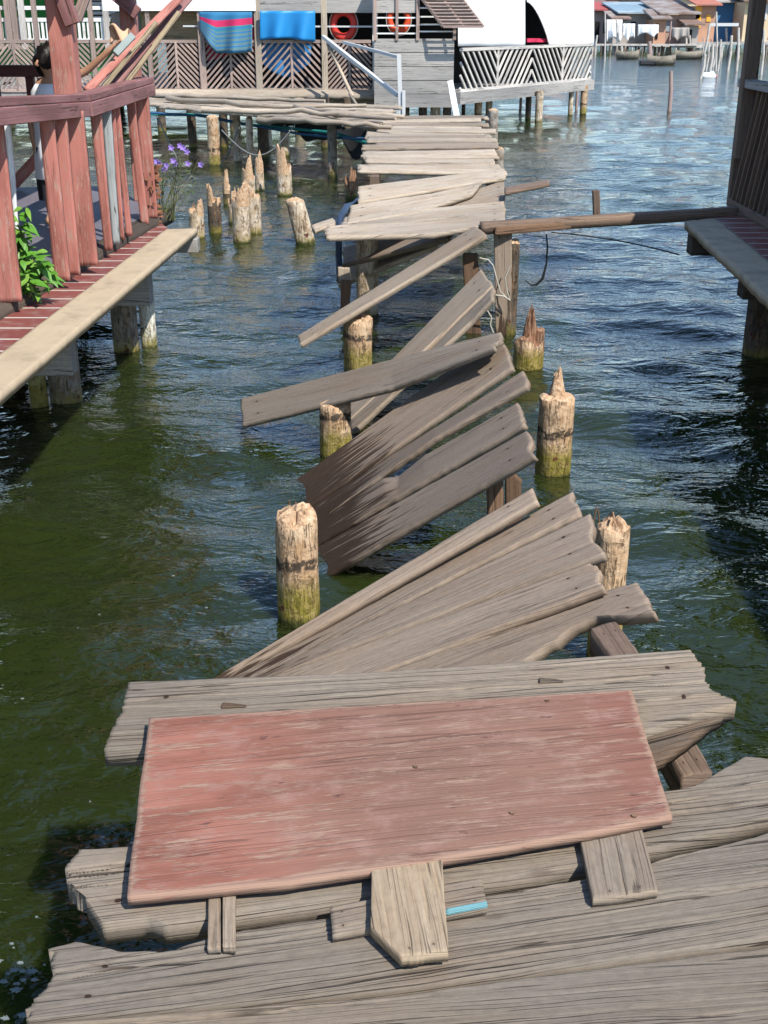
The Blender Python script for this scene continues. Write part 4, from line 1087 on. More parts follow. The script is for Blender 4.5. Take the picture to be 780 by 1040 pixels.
pl = empty('leafy_plant', G(30, 300, .9), 'bright green big-leaved plant pushing out between the red railing boards', 'plant')
base = G(30, 302, .92); mf, ms, mf2 = MB(), MB(), MB()
stem_pts = []
for k in range(11):
    u, v = [(18, 228), (14, 248), (24, 250), (32, 262), (40, 268), (18, 265), (27, 280), (40, 284), (33, 294), (22, 240), (44, 275)][k]
    t_ = D(u, v, 6.75 + .05 * (k % 3)); ms.tube([base, base.lerp(t_, .6) + V((.03, 0, .06)), t_], [.007, .006, .004], 6)
    for j in range(15):
        a_ = random.uniform(0, 6.28)
        d_ = V((math.cos(a_), math.sin(a_) * .6 - .3, random.uniform(-.7, .55)))
        leaf(random.choice([mf, mf, mf2]), t_ + V((random.gauss(0, .03), random.gauss(0, .03), random.gauss(0, .045))), d_, random.uniform(.05, .12), random.uniform(.025, .055), V((random.gauss(.3, .3), -.5, 1)))
mf.build('leaves', 'leaf', pl); mf2.build('leaves', 'leaf_pale', pl)['label'] = 'yellowing pale leaves'; ms.build('stems', 'stem', pl)
fp = empty('flowering_plant', G(172, 225, .87), 'thin-stemmed purple flowering plant at the end of the tiled deck', 'plant')
mf, ms, ml = MB(), MB(), MB()
for k in range(20):
    u, v = (random.uniform(158, 206), random.uniform(146, 205))
    fl = k < 12
    if fl: u, v = [(174, 150), (186, 150), (190, 154), (159, 164), (169, 168), (176, 163), (191, 166), (204, 167), (183, 148), (162, 166), (178, 166), (167, 172)][k]
    b = G(random.uniform(160, 178), 224, .87); t_ = D(u, v, 10 + random.uniform(-.15, .15))
    mid_ = b.lerp(t_, .55) + V((random.gauss(0, .05), 0, .06))
    ms.tube([b, mid_, t_], [.004, .003, .002], 5)
    for j in range(6):
        q_ = mid_.lerp(t_, random.random()); a_ = random.uniform(0, 6.28)
        leaf(ml, q_, V((math.cos(a_), math.sin(a_), random.uniform(-.2, .6))), random.uniform(.05, .1), .012, V((0, 0, 1)))
    if fl:
        mf = MB()
        for j in range(5):
            a_ = j * 1.257; leaf(mf, t_, V((math.cos(a_), -.5, math.sin(a_))), .03, .022, V((0, -1, .2)), curl=.1)
        mf.build('flower', 'flower', fp)
ms.build('stems', 'stem', fp); ml.build('leaves', 'leaf_dull', fp)
dp = empty('dried_vine', G(152, 226, .87), 'dry brown vine tangled round the corner post of the railing', 'plant')
mf, ms = MB(), MB()
for k in range(16):
    pts_ = [D(152 + random.uniform(-6, 8), 226 - 9 * j, 9.75 + random.uniform(-.1, .06)) for j in range(7)]
    ms.tube(pts_[:random.randint(4, 7)], .006, 5)
    for q_ in pts_:
        for j in range(3): leaf(mf, q_, V((random.gauss(0, 1), random.gauss(-.3, 1), random.gauss(0, 1))), .06, .03, V((random.gauss(0, 1), -1, .5)))
ms.build('stems', 'leaf_dry', dp); mf.build('leaves', 'leaf_dry', dp)

# ------------------------------------------------------------------ shaded hut on the other side
hut = empty('stilt_hut', (4.5, 7, 0), 'shaded dark wooden hut on stilts with a tiled deck edge', 'house')
ox = lambda Y: 2.3 + (Y - 7.03) * .066
m = plank('deck_edge', [V((ox(y) + .27, y, .87)) for y in (-1, 10.1)], [V((ox(y), y, .865)) for y in (-1, 9.95)], .065, 'cement', parent=hut, dx=.05, dy=.02, edge=.01)
m = MB(); vs = [(ox(-1) + .275, -1, .868), (3.03, -1, .868), (3.06, 10.3, .868), (ox(10.1) + .275, 10.1, .868)]
m.add(vs + [(a, b, c - .06) for a, b, c in vs], [(0, 1, 2, 3), (4, 7, 6, 5), (0, 4, 5, 1), (1, 5, 6, 2), (2, 6, 7, 3), (3, 7, 4, 0)], [[(0, 0), (0, .4), (11.3, .4), (11.1, 0)]] + [[(0, 0)] * 4] * 5)
m.build('tile_strip', 'tile_red', hut)
m = MB(); m.box((3.06, -1, .79), (7, 10.6, .868)); m.build('floor', 'floor_grey', hut)
for yy, u_, v_ in ((9.75, 699, 258), (8.65, 751, 302), (4.5, 900, 520), (1.2, 2500, 1700)):
    p0 = D(u_, v_, yy) if yy > 5 else V((2.6, yy, .5))
    m = MB(); m.box((p0.x, yy - .08, p0.z), (6.5, yy + .08, .785)); m.build('joist', 'dark_wood', hut, bevel=.005)
for xx, yy in ((2.9, 8.9), (5, 8.7), (5, 9.6), (2.8, 4.5), (2.8, 1.2), (5, 3), (6.4, 9.6)):
    m = MB(); m.tube([(xx, yy, -.6), (xx, yy, .0), (xx, yy, .55)], .13, 20); m.build('pile', 'pile_dark', hut)
wl = empty('half_wall', (3.06, 10.3, .87), 'dark slatted half wall with a grey top rail at the hut deck', 'railing')
P0, P1 = V((3.06, 10.55, .89)), V((3.02, 6.0, .89)); top0 = D(753, 84, 10.6).z
m = MB()
k = 0
yv = 10.5
while yv > 6:
    sl_ = .42; m.bar((3.06, yv, .93), (3.06, yv - sl_, top0 - .03), .018, .1, (1, 0, 0)); yv -= .125; k += 1
m.build('slat_panel', 'hut_wood', wl)
m = MB(); m.box((3.075, 6, .9), (3.09, 10.5, top0 - .02)); m.build('backing', 'dark_wood', wl)
m = MB(); m.bar((3.04, 10.62, top0), (3.0, 6, top0), .1, .07); m.build('top_rail', 'silver_wood', wl, bevel=.005)
m = MB(); m.bar((3.05, 10.6, .925), (3.01, 6, .925), .09, .07); m.build('bottom_rail', 'hut_wood', wl, bevel=.005)
m = MB(); p0 = D(747, 140, 10.6); m.bar((3.05, 10.62, .89), (3.05, 10.62, top0 - .03), .07, .07, (0, 1, 0)); m.build('post', 'hut_wood', wl, bevel=.004)
m = MB(); p0 = D(763, 60, 10.45); m.bar((p0.x, p0.y, top0 - .6), (p0.x, p0.y, 2.95), .12, .1, (0, 1, 0)); m.build('porch_post', 'hut_wood', hut, bevel=.006)
for yy in (5.2, .5):
    m = MB(); m.bar((3.1, yy, .87), (3.1, yy, 2.95), .12, .12, (0, 1, 0)); m.build('porch_post', 'hut_wood', hut)
m = MB(); m.prism([(3.1, -1.5, 2.95), (3.1, 12.8, 2.95), (7.5, 12.8, 3.8), (7.5, -1.5, 3.8)], (0, 0, .05)); m.build('roof', 'roof_dark', hut)
m = MB(); m.box((5.2, -1, .87), (5.3, 10.4, 3.3)); m.build('wall', 'dark_wood', hut)

# ------------------------------------------------------------------ house across the gangway
Yh = 29.2
mh = empty('stilt_house', (0, 31, 0), 'grey plank stilt house with open terrace across the gangway', 'house')
zf = .85
X = lambda u, Y=Yh: D(u, 60, Y).x
zv = lambda v, Y=Yh: D(390, v, Y).z
m = MB(); m.prism([(X(-40), Yh, zf), (X(380), Yh, zf), (X(380), 28.4, zf), (1.65, 28.4, zf), (5.65, 34.6, zf), (5.0, 38, zf), (X(-40), 38, zf)], (0, 0, -.12)); m.build('floor', 'silver_wood', mh)
plank('ledge', [V((X(120), Yh - .05, zv(90))), V((X(300), Yh - .05, zv(90))), V((X(382), Yh - .05, zv(91)))], [V((X(120), Yh - .35, zv(94.5))), V((X(300), Yh - .35, zv(95.5))), V((X(382), Yh - .35, zv(95)))], .12, 'far_wood', parent=mh, dx=.1, dy=.05, edge=.04)
m = MB(); m.bar((X(-40), Yh - .03, zf - .2), (X(380), Yh - .03, zf - .2), .1, .18); m.build('beam', 'far_wood', mh)
m = MB(); m.bar((1.68, 28.35, zf - .1), (5.75, 34.65, zf - .1), .12, .26); m.build('beam', 'silver_wood', mh)
# plank wall
m = MB(); zt = zv(39, 28.45)
hh = (zt - zf + .3) / 5
for k in range(5):
    z0 = zf - .3 + hh * k
    m.bar((X(380, 28.4), 28.4 + .012 * (k % 2), z0 + hh / 2), (X(461, 28.4), 28.4 + .012 * (k % 2), z0 + hh / 2), .04, hh - .012)
m.build('wall', 'silver_wood', mh)
m = MB(); m.bar((X(380, 28.4), 28.42, zv(6.5, 28.4)), (X(425, 28.4), 28.42, zv(6.5, 28.4)), .05, .26); m.build('wall', 'silver_wood', mh)
# window with slats, open shutter window
wf = MB()
for u in (381, 403, 424): wf.bar((X(u, 28.4), 28.38, zv(41, 28.4)), (X(u, 28.4), 28.38, zv(-10, 28.4)), .07 if u != 403 else .06, .07, (0, 1, 0))
wf.bar((X(461, 28.4), 28.4, zv(41, 28.4)), (X(461, 28.4), 28.4, zv(-10, 28.4)), .07, .07, (0, 1, 0))
wf.build('window_frame', 'lattice_brown', mh)
ws = MB()
for v in (18, 26, 34): ws.bar((X(382, 28.4), 28.41, zv(v, 28.4)), (X(423, 28.4), 28.41, zv(v, 28.4)), .03, .03)
for v in (8, 17, 25, 32): ws.bar((X(425, 28.4), 28.42, zv(v, 28.4)), (X(460, 28.4), 28.42, zv(v, 28.4)), .03, .03)
ws.build('window_slats', 'white_paint', mh)
a, b = V((X(426, 28.3), 28.3, zv(-4, 28.3))), V((X(466, 28.3), 28.3, zv(-4, 28.3)))
s0 = MB(); d_ = V((.5, -.35, -.62)) * 1.0
for k in range(9):
    o = d_ * (k + .5) / 9; s0.bar(a + o, b + o, .03, .09, (0, -.6, .8))
s0.bar(a, a + d_, .05, .05); s0.bar(b, b + d_, .05, .05); s0.bar(a + d_, b + d_, .05, .05); s0.bar((a + b) / 2, (a + b) / 2 + d_, .04, .05)
s0.build('shutter', 'lattice_brown', mh)
# back wall with the interior shade in its colour, fascia boards, roof
m = MB(); m.prism([(X(150), 31.8, zf), (.9, 31.8, zf), (3.3, 35.2, zf), (5.3, 35.7, zf), (5.3, 35.8, zf), (3.25, 35.3, zf), (.85, 31.9, zf), (X(150), 31.9, zf)], (0, 0, 2.45)); m.build('back_wall', 'int_shade', mh)
m = MB(); m.box((X(140), 29.9, zv(42, 29.9)), (X(202), 29.95, zv(10, 29.9))); m.build('back_wall', 'tan_ply', mh)
m = MB(); m.box((X(110), Yh - .12, zv(11)), (X(262), Yh - .06, 3.5)); m.build('awning', 'white_tarp', mh)
m = MB(); m.bar((X(263), Yh - .05, zv(5)), (X(381), Yh - .05, zv(5)), .05, .33); m.build('fascia', 'silver_wood', mh)
m = MB(); m.prism([(X(100), Yh - .02, 3.32), (X(380), Yh - .02, 3.32), (X(380), 28.3, 3.3), (1.72, 28.3, 3.3), (5.75, 34.5, 3.3), (5.0, 37, 4.2), (X(100), 37, 4.2)], (0, 0, .06)); m.build('roof', 'corrugated', mh)
m = MB(); m.bar((X(188), Yh - .02, zv(26.5)), (X(381), Yh - .02, zv(27)), .03, .035); m.build('pipe_rail', 'pale_metal', mh)
for u, wd, mt in ((153, .1, 'lattice_brown'), (206, .14, 'lattice_brown'), (263, .14, 'far_wood'), (330, .13, 'far_wood'), (381, .12, 'lattice_pale'), (96, .1, 'lattice_brown'), (40, .1, 'lattice_brown'), (-10, .1, 'lattice_brown')):
    m = MB(); m.bar((X(u), Yh - .03, zf - .2), (X(u), Yh - .03, 3.3), wd, .1, (0, 1, 0)); m.build('terrace_post', mt, mh)
for u, vw, mt in ((160, 130, 'pile_dark'), (235, 130, 'pile_dark'), (303, 108, 'pile_pale'), (330, 120, 'pile_dark'), (352, 110, 'pile_dark'), (386, 112, 'pile_tan'), (412, 120, 'pile_dark'), (443, 120, 'pile_pale'), (455, 120, 'pile_dark'), (430, 118, 'pile_dark')):
    xx = X(u, 28.8); m = MB(); m.tube([(xx, 28.75, -.6), (xx, 28.75, 0), (xx, 28.75, zf - .12)], .12 if mt != 'pile_dark' else .1, 12); m.build('stilt', mt, mh)
for u, Y_, wp, mt in ((486, 30.2, 8, 'pile_tan'), (497, 30.8, 7, 'pile_pale'), (548, 31.5, 8, 'pile_pale'), (537, 32.5, 6, 'pile_dark'), (580, 33.8, 5, 'pile_pale'), (593, 34.2, 7, 'pile_tan'), (471, 31, 4, 'pile_dark'), (529, 36, 3, 'pole_brown'), (586, 36, 3, 'pole_brown')):
    xx = D(u, 100, Y_).x; m = MB(); r_ = wp / 2 * (Y_ * .92 + .6) / F; m.tube([(xx, Y_, -.6), (xx, Y_, 0), (xx, Y_, zf - .1)], r_, 12); m.build('stilt', mt, mh)
m = MB(); m.bar(D(457, 82, 27.6), D(465, 124, 27.2), .13, .05, (0, 1, 0)); tag(m.build('board', 'white_paint', bevel=.004), 'white board leaning from house corner down to the walkway end', 'board')


def lattice(m, p0, p1, zb, zt_, n, style, w=.045, th=.03):
    p0, p1 = V(p0), V(p1); L = (p1 - p0).length; d = (p1 - p0) / L; h = zt_ - zb
    up = V((0, -1, 0)).lerp(d.cross(V((0, 0, 1))), 1)
    for half in range(2):
        a0 = half * L / 2; w_ = L / 2
        s_ = 1 if (half == 0) == (style == 'A') else -1
        sl_ = h * .95
        x = -sl_
        st_ = w_ / n
        while x < w_:
            x0, x1 = x, x + sl_; z0, z1 = 0, h
            if x0 < 0: z0 = -x0 / sl_ * h; x0 = 0
            if x1 > w_: z1 = h - (x1 - w_) / sl_ * h; x1 = w_
            if x1 - x0 > .04:
                if s_ < 0: x0, x1 = w_ - x0, w_ - x1
                m.bar(p0 + d * (a0 + x0) + V((0, 0, zb + z0)), p0 + d * (a0 + x1) + V((0, 0, zb + z1)), th, w, (d.x, d.y, 0) if False else d.cross(V((0, 0, 1))).cross(d) if False else V((0, 0, 1)))
            x += st_
    c = p0 + d * L / 2
    m.bar(c + V((0, -.02, zb)), c + V((0, -.02, zt_)), .05, .03, (0, 1, 0))
    for zz in (zb, zt_): m.bar(p0 + V((0, 0, zz)), p1 + V((0, 0, zz)), .06, .07)


tr = empty('lattice_railing', (X(230), Yh, zf), 'weathered brown chevron lattice railing on the terrace', 'railing')
us = [-10, 40, 96, 153, 206, 263, 330, 380]
for k in range(len(us) - 1):
    m = MB(); lattice(m, (X(us[k]) + .06, Yh, 0), (X(us[k + 1]) - .06, Yh, 0), zf + .03, zv(42), 4.5, 'A')
    m.build('lattice_panel', 'lattice_brown', tr)
pr = empty('lattice_railing', (3.5, 31.5, zf), 'whitewashed slatted railing under the white tarps', 'railing')
A, B = V((1.72, 28.45, 0)), V((5.65, 34.5, 0))
for k in range(2):
    m = MB(); lattice(m, A.lerp(B, k / 2), A.lerp(B, (k + 1) / 2), zf + .05, 1.78, 7, 'B', .055)
    m.build('lattice_panel', 'lattice_pale', pr)
m = MB(); m.bar(B + V((-.1, .1, zf)), B + V((-2.2, 3.0, zf + 0)), .05, .05); 
lattice(m, B, B + V((-.9, 3.2, 0)), zf + .05, 1.78, 5, 'B', .06); m.build('lattice_panel', 'lattice_pale', pr)


def sheet(name, label, cat, u0, v0, u1, v1, Y0_, Y1_, mat, wave=.03, th=.012, bot=None, nu=24, nv=10):
    m = MB(); ph = random.uniform(0, 6)

    def fn(a, b):
        u = u0 + (u1 - u0) * a; v = v0 + (v1 - v0) * b
        if bot: v = v0 + (bot(a) - v0) * b
        p_ = D(u, v, Y0_ + (Y1_ - Y0_) * a); return p_ + V((0, wave * math.sin(a * 14 + ph + b) * (.3 + b), 0))
    m.grid(fn, nu, nv, th=th)
    return tag(m.build(name, mat), label, cat)


sheet('tarp', 'wide white tarp hung beside the grey plank wall', 'tarp', 465, -14, 533, 47, 28.75, 31.3, 'white_tarp')
sheet('tarp', 'white tarp on the house corner with a torn curved edge', 'tarp', 535, -12, 603, 48, 31.4, 34.7, 'white_tarp', bot=lambda a: 2 + 42 * min(1, max(0, a * 3.0) ** 1.6) if a < .33 else 47.5)
sheet('tarp', 'blue tarp hung over the terrace pipe rail', 'tarp', 264, 11, 320, 41, Yh - .2, Yh - .2, 'blue_tarp', wave=.09, bot=lambda a: 41 - 2 * math.sin(a * 4))
sheet('tarp', 'blue plastic sheet sagging behind the lattice under the blue tarp', 'tarp', 264, 44, 316, 78, Yh + .25, Yh + .25, 'blue_sheet', bot=lambda a: 62 + 16 * math.sin(a * 3.1))
sheet('towel', 'striped blue and pink towel hung over the terrace rail', 'towel', 202, 12, 256, 53, Yh - .24, Yh - .24, 'towel_stripes', bot=lambda a: 30 + 24 * min(1, a * 3) if a < .9 else 53, wave=.1)
sheet('cloth', 'dark pink cloth hanging behind the striped towel', 'cloth', 210, 14, 262, 64, Yh + .12, Yh + .12, 'pink_cloth', bot=lambda a: 62 - 12 * a)
sheet('cloth', 'pale red cloth in the dark tarp opening', 'cloth', 535, 39, 562, 43, 32.0, 32.8, 'pink_cloth', wave=.02)


def ring(name, label, u, v, ru, rv, Y_, mat):
    c = D(u, v, Y_); k = (Y_ * .92 + .5) / F; n, mm = 28, 10; vs, fs = [], []
    R_, r_ = rv * k * .76, rv * k * .26
    for i in range(n):
        t_ = i / n * 6.2832
        for j in range(mm):
            p_ = j / mm * 6.2832; q_ = R_ + r_ * math.cos(p_)
            vs.append(c + V((q_ * math.cos(t_) * ru / rv, r_ * .8 * math.sin(p_), q_ * math.sin(t_))))
    for i in range(n):
        for j in range(mm): fs.append((i * mm + j, ((i + 1) % n) * mm + j, ((i + 1) % n) * mm + (j + 1) % mm, i * mm + (j + 1) % mm))
    e = empty(name, c, label, 'lifebuoy')
    m = MB(); m.add(vs, fs, None, 0, True); m.build('ring', mat, e)
    m = MB()
    pts_ = [c + V(((R_ + r_ * 1.15) * math.cos(t_) * ru / rv, -.02, (R_ + r_ * 1.15) * math.sin(t_))) for t_ in np.linspace(0, 6.2832, 25)]
    m.tube(pts_, .012, 5, cap=False); m.build('grab_line', 'rope_white', e)


ring('lifebuoy', 'red lifebuoy hung in the dark terrace opening', 349, 25, 13.5, 15.5, Yh + .15, 'life_red')
ring('lifebuoy', 'orange lifebuoy behind the white window slats', 405, 19, 12, 15, 28.9, 'life_orange')
# handrail down to the gangway
hr = empty('handrail', D(406, 115, 26.5), 'grey stair handrail slanting from terrace to gangway', 'handrail')
m = MB(); m.bar(D(328, 37, 28.6), D(404, 97, 26.6), .09, .07); m.build('side_rail', 'pale_metal', hr, bevel=.004)
m = MB(); m.bar(D(332, 44, 28.55), D(392, 88, 27), .04, .04); m.build('side_rail', 'pale_metal', hr)
m = MB(); m.bar(D(349, 43, 28.3), D(405, 58, 26.6), .06, .06); m.build('top_rail', 'pale_metal', hr)
m = MB(); m.bar(D(405, 55, 26.5), D(407, 116, 26.5), .09, .07, (0, 1, 0)); m.bar(D(410, 92, 26.45), D(410, 117, 26.45), .07, .06, (0, 1, 0)); m.build('post', 'pale_metal', hr, bevel=.004)
m = MB(); m.bar(D(333, 45, 28.5), D(358, 98, 27.5), .07, .05); tag(m.build('pole', 'far_wood', bevel=.006), 'pale pole leaning on the lattice behind the handrail', 'pole')
m = MB(); m.tube([D(355, 95, 27.5), D(362, 106, 27), D(375, 114, 26.6), D(392, 112, 26.4), D(403, 107, 26.3)], .03, 6)
tag(m.build('branch', 'far_wood'), 'curved pale branch lying at the foot of the handrail', 'branch')

# ------------------------------------------------------------------ green house behind the porch
gh = empty('green_house', (X(50, 36), 38, 0), 'green walled house with white balustrade behind the porch', 'house')
Yg = 36
m = MB(); m.box((X(-30, Yg), Yg + 1.5, .9), (X(150, Yg), Yg + 1.6, 4.2)); m.build('wall', 'green_wall', gh)
m = MB(); m.box((X(-30, Yg), Yg + .1, .75), (X(150, Yg), Yg + 3, .9)); m.build('floor', 'silver_wood', gh)
m = MB()
for k in range(26):
    u = -4 + 4.6 * k; m.bar((X(u, Yg), Yg, zv(41, Yg)), (X(u, Yg), Yg, zv(20, Yg)), .07, .04, (0, 1, 0))
for v in (41, 20, 8): m.bar((X(-30, Yg), Yg, zv(v, Yg)), (X(115, Yg), Yg, zv(v, Yg)), .08, .1)
m.build('balustrade', 'white_paint', gh)
for u, mt in ((4, 'lattice_brown'), (14, 'lattice_brown'), (28, 'lattice_pale'), (112, 'lattice_pale'), (20, 'lattice_brown')):
    m = MB(); m.bar((X(u, Yg), Yg - .1, zv(50, Yg)), (X(u, Yg), Yg - .1, 4.2), .16, .1, (0, 1, 0)); m.build('terrace_post', mt, gh)
m = MB(); m.box((X(86, Yg), Yg + 1.4, zv(20, Yg)), (X(111, Yg), Yg + 1.46, 4.2)); m.build('louvre_window', 'roof_dark', gh)
m = MB()
for k in range(6): m.bar((X(86, Yg), Yg + 1.35, zv(18 - 5 * k, Yg)), (X(111, Yg), Yg + 1.35, zv(18 - 5 * k, Yg)), .04, .08)
m.build('louvres', 'pale_metal', gh)
m = MB(); m.prism([(X(-40, Yg), Yg - .6, 4.2), (X(160, Yg), Yg - .6, 4.2), (X(160, Yg), Yg + 4, 5.2), (X(-40, Yg), Yg + 4, 5.2)], (0, 0, .06)); m.build('roof', 'roof_rust', gh)
for u in (0, 60, 115):
    m = MB(); m.tube([(X(u, Yg), Yg + .4, -.6), (X(u, Yg), Yg + .4, .78)], .12, 10); m.build('stilt', 'pile_dark', gh)
wc = empty('white_counter', D(118, 16, 33), 'white boarded stall front beyond the porch posts', 'stall')
m = MB(); m.box(D(112, 12, 33), D(138, -16, 33) + V((0, 1, 0))); m.build('panel', 'white_paint', wc)
m = MB(); m.box((D(114, 30, 33.2).x, 33.2, .9), (D(137, 30, 33.2).x, 34, zv(13, 33))); m.build('base', 'wall_grey', wc)


# ------------------------------------------------------------------ far village
def far_house(label, u0, u1, vf, ve, vr, Y_, wall, roof, dep=5, gable=False, opens=(), cat='house', wall2=None):
    x0, x1 = D(u0, vf, Y_).x, D(u1, vf, Y_).x; zf_ = max(.6, D(u0, vf, Y_).z); ze = D(u0, ve, Y_).z; zr = D(u0, vr, Y_).z
    e = empty('far_house', ((x0 + x1) / 2, Y_ + dep / 2, 0), label, cat, 'stilt houses across the bay')
    m = MB(); m.box((x0, Y_, zf_), (x1, Y_ + dep, ze)); m.build('wall', wall, e)
    m = MB()
    if gable:
        xm = (x0 + x1) / 2; m.prism([(x0 - .3, Y_ - .4, ze), (x1 + .3, Y_ - .4, ze), (xm, Y_ - .4, zr)], (0, dep + .8, 0))
    else:
        m.prism([(x0 - .3, Y_ - .6, ze + .02), (x1 + .3, Y_ - .6, ze + .02), (x1 + .3, Y_ + dep + .3, zr), (x0 - .3, Y_ + dep + .3, zr)], (0, 0, .1))
    m.build('roof', roof, e)
    m = MB(); m.box((x0 - .2, Y_ - .9, zf_ - .15), (x1 + .2, Y_ - .01, zf_ - .02)); m.build('platform', 'pole_pale', e)
    n = max(3, int((x1 - x0) / 1.3))
    for k in range(n):
        xx = x0 + (x1 - x0) * (k + .3 + .3 * random.random()) / n
        m = MB(); m.tube([(xx, Y_ - .6 + random.random() * .4, -.5), (xx + random.uniform(-.1, .1), Y_ - .6, zf_ - .1)], .09, 7); m.build('stilt', random.choice(['pole_pale', 'pile_dark', 'pole_brown']), e)
    for a, b, c, d_, mt, nm in opens:
        m = MB(); p0, p1 = D(a, b, Y_), D(c, d_, Y_); m.box((p0.x, Y_ - .06, p0.z), (p1.x, Y_ + .03, p1.z)); m.build(nm, mt, e)
    return e


vl = [('long pink house with a red roof across the bay', 596, 628, 45, 11, 2, 102, 'wall_pink', 'roof_red', 6, False, [(603, 44, 609, 22, 'int_shade', 'door'), (612, 34, 618, 22, 'roof_dark', 'window')]),
      ('low house with a pale blue roof across the bay', 628, 668, 46, 14, 2, 98, 'wall_grey', 'roof_blue', 7, False, [(640, 34, 646, 22, 'int_shade', 'window'), (655, 46, 660, 24, 'roof_dark', 'door')]),
      ('house under a patched rusty metal roof across the bay', 670, 704, 46, 15, 0, 96, 'wall_pink', 'corrugated', 7, False, [(676, 32, 683, 22, 'roof_blue', 'window'), (690, 45, 696, 25, 'int_shade', 'door')]),
      ('narrow orange house with yellow shutters across the bay', 705, 724, 45, 6, -8, 97, 'wall_orange', 'roof_orange', 6, False, [(704.5, 28, 713, 6, 'wall_yellow', 'shutter'), (717, 22, 722, 15, 'wall_yellow', 'window'), (706, 19, 711, 12, 'roof_dark', 'window')]),
      ('tall blue corrugated house across the bay', 724.5, 752, 42, 3, -10, 99, 'corrugated_blue', 'wall_grey', 6, False, [(740, 40, 746, 20, 'wall_blue', 'door')]),
      ('beige house with a window behind the hut post across the bay', 753, 800, 42, 2, -10, 96, 'wall_tan', 'roof_rust', 7, False, [(774, 20, 780, 4, 'pale_metal', 'window'), (760, 36, 765, 20, 'roof_dark', 'door')]),
      ('grey second-row house rising behind the pale blue roof', 618, 655, 30, -1, -9, 112, 'wall_grey', 'roof_rust', 6, True, []),
      ('cream second-row house behind the rusty patched roof', 660, 708, 30, -3, -12, 114, 'wall_tan', 'roof_dark', 6, True, []),
      ('brown shed far along the bay, mostly behind the tarps', 540, 592, 44, 12, 2, 104, 'wall_orange', 'corrugated', 6, False, []),
      ('faded house far along the bay beyond the hut', 803, 860, 42, 6, -6, 95, 'wall_pink', 'roof_rust', 7, False, [])]
for a in vl: far_house(*a)
vl2 = [('rusty grey lean-to between the pink house and the blue roof', 622, 634, 44, 20, 12, 97, 'wall_grey', 'roof_rust', 3, False, []),
       ('patched brown shack squeezed beside the rusty roofed house', 663, 675, 45, 20, 10, 95, 'wall_orange', 'corrugated', 3, False, [(665, 40, 669, 24, 'int_shade', 'door')]),
       ('grey plank shack low on the water by the orange house', 696, 708, 46, 26, 18, 94, 'wall_grey', 'roof_rust', 3, False, [(699, 44, 703, 30, 'int_shade', 'door')]),
       ('rust-roofed shack in the second row above the white sheets', 600, 625, 30, 4, -2, 110, 'wall_grey', 'roof_rust', 6, False, []),
       ('second-row shack with a grey roof behind the orange house', 700, 730, 26, -4, -12, 116, 'wall_grey', 'corrugated', 6, True, []),
       ('second-row brown shack behind the beige house', 745, 790, 26, -4, -12, 118, 'wall_orange', 'roof_rust', 6, True, []),
       ('second-row grey shack far along the shore', 560, 600, 28, 2, -6, 115, 'wall_grey', 'corrugated', 6, True, [])]
for a in vl2: far_house(*a)
for k in range(26):
    u = random.uniform(602, 706) if k < 18 else random.uniform(712, 780)
    b = G(u, random.uniform(50, 56), 0); t_ = D(u + random.uniform(-2, 2), random.uniform(14, 40), b.y); r_ = random.uniform(.05, .09)
    m = MB(); m.tube([b - V((0, 0, .5)), b.lerp(t_, .5) + V((random.uniform(-.1, .1), 0, 0)), t_], r_, 6)
    tag(m.build('pole', random.choice(['pole_pale', 'pole_brown', 'pole_pale'])), 'thin crooked pole rising from shallow water before the far shacks', 'pole', 'thin poles before the far shacks')
for i, (u0, v0, u1, v1, Y_, lab) in enumerate(((616, 20, 632, 43, 95, 'big white sheet hung in front of the low blue-roofed house'), (633, 24, 645, 42, 94, 'white sheet with a frayed corner beside the big one across the bay'),
                                           (648, 25, 669, 38, 93.5, 'wide white sheet under the pale blue roof'), (683, 28, 700, 42, 93, 'grey tarp sagging below the rusty roof'))):
    sheet('hung_sheet', lab, 'sheet', u0, v0, u1, v1, Y_, Y_, 'white_tarp' if i < 3 else 'wall_grey', wave=.12, nu=14, nv=6, th=.03, bot=lambda a, i=i, v1=v1: v1 - 5 * abs(math.sin(a * 4 + i * 1.7)))
bw = empty('jetty', D(690, 45, 93), 'long narrow white-railed jetty in front of the far houses', 'jetty')
m = MB(); m.bar(D(600, 45.5, 94), D(708, 45.5, 93), .7, .12); m.bar(D(708, 44, 88), D(800, 44, 86), .8, .14); m.build('walkway', 'pole_pale', bw)
for k in range(22):
    u = 602 + 8.8 * k; Y_ = 93.5 if u < 708 else 87
    p0 = D(u, 46, Y_); m = MB(); m.tube([(p0.x, p0.y, -.5), (p0.x, p0.y, p0.z)], .07, 6); m.build('stilt', random.choice(['pole_pale', 'pile_dark']), bw)
m = MB(); m.bar(D(722, 25, 87), D(750, 25, 87), .1, .2); m.build('top_rail', 'pale_metal', bw)


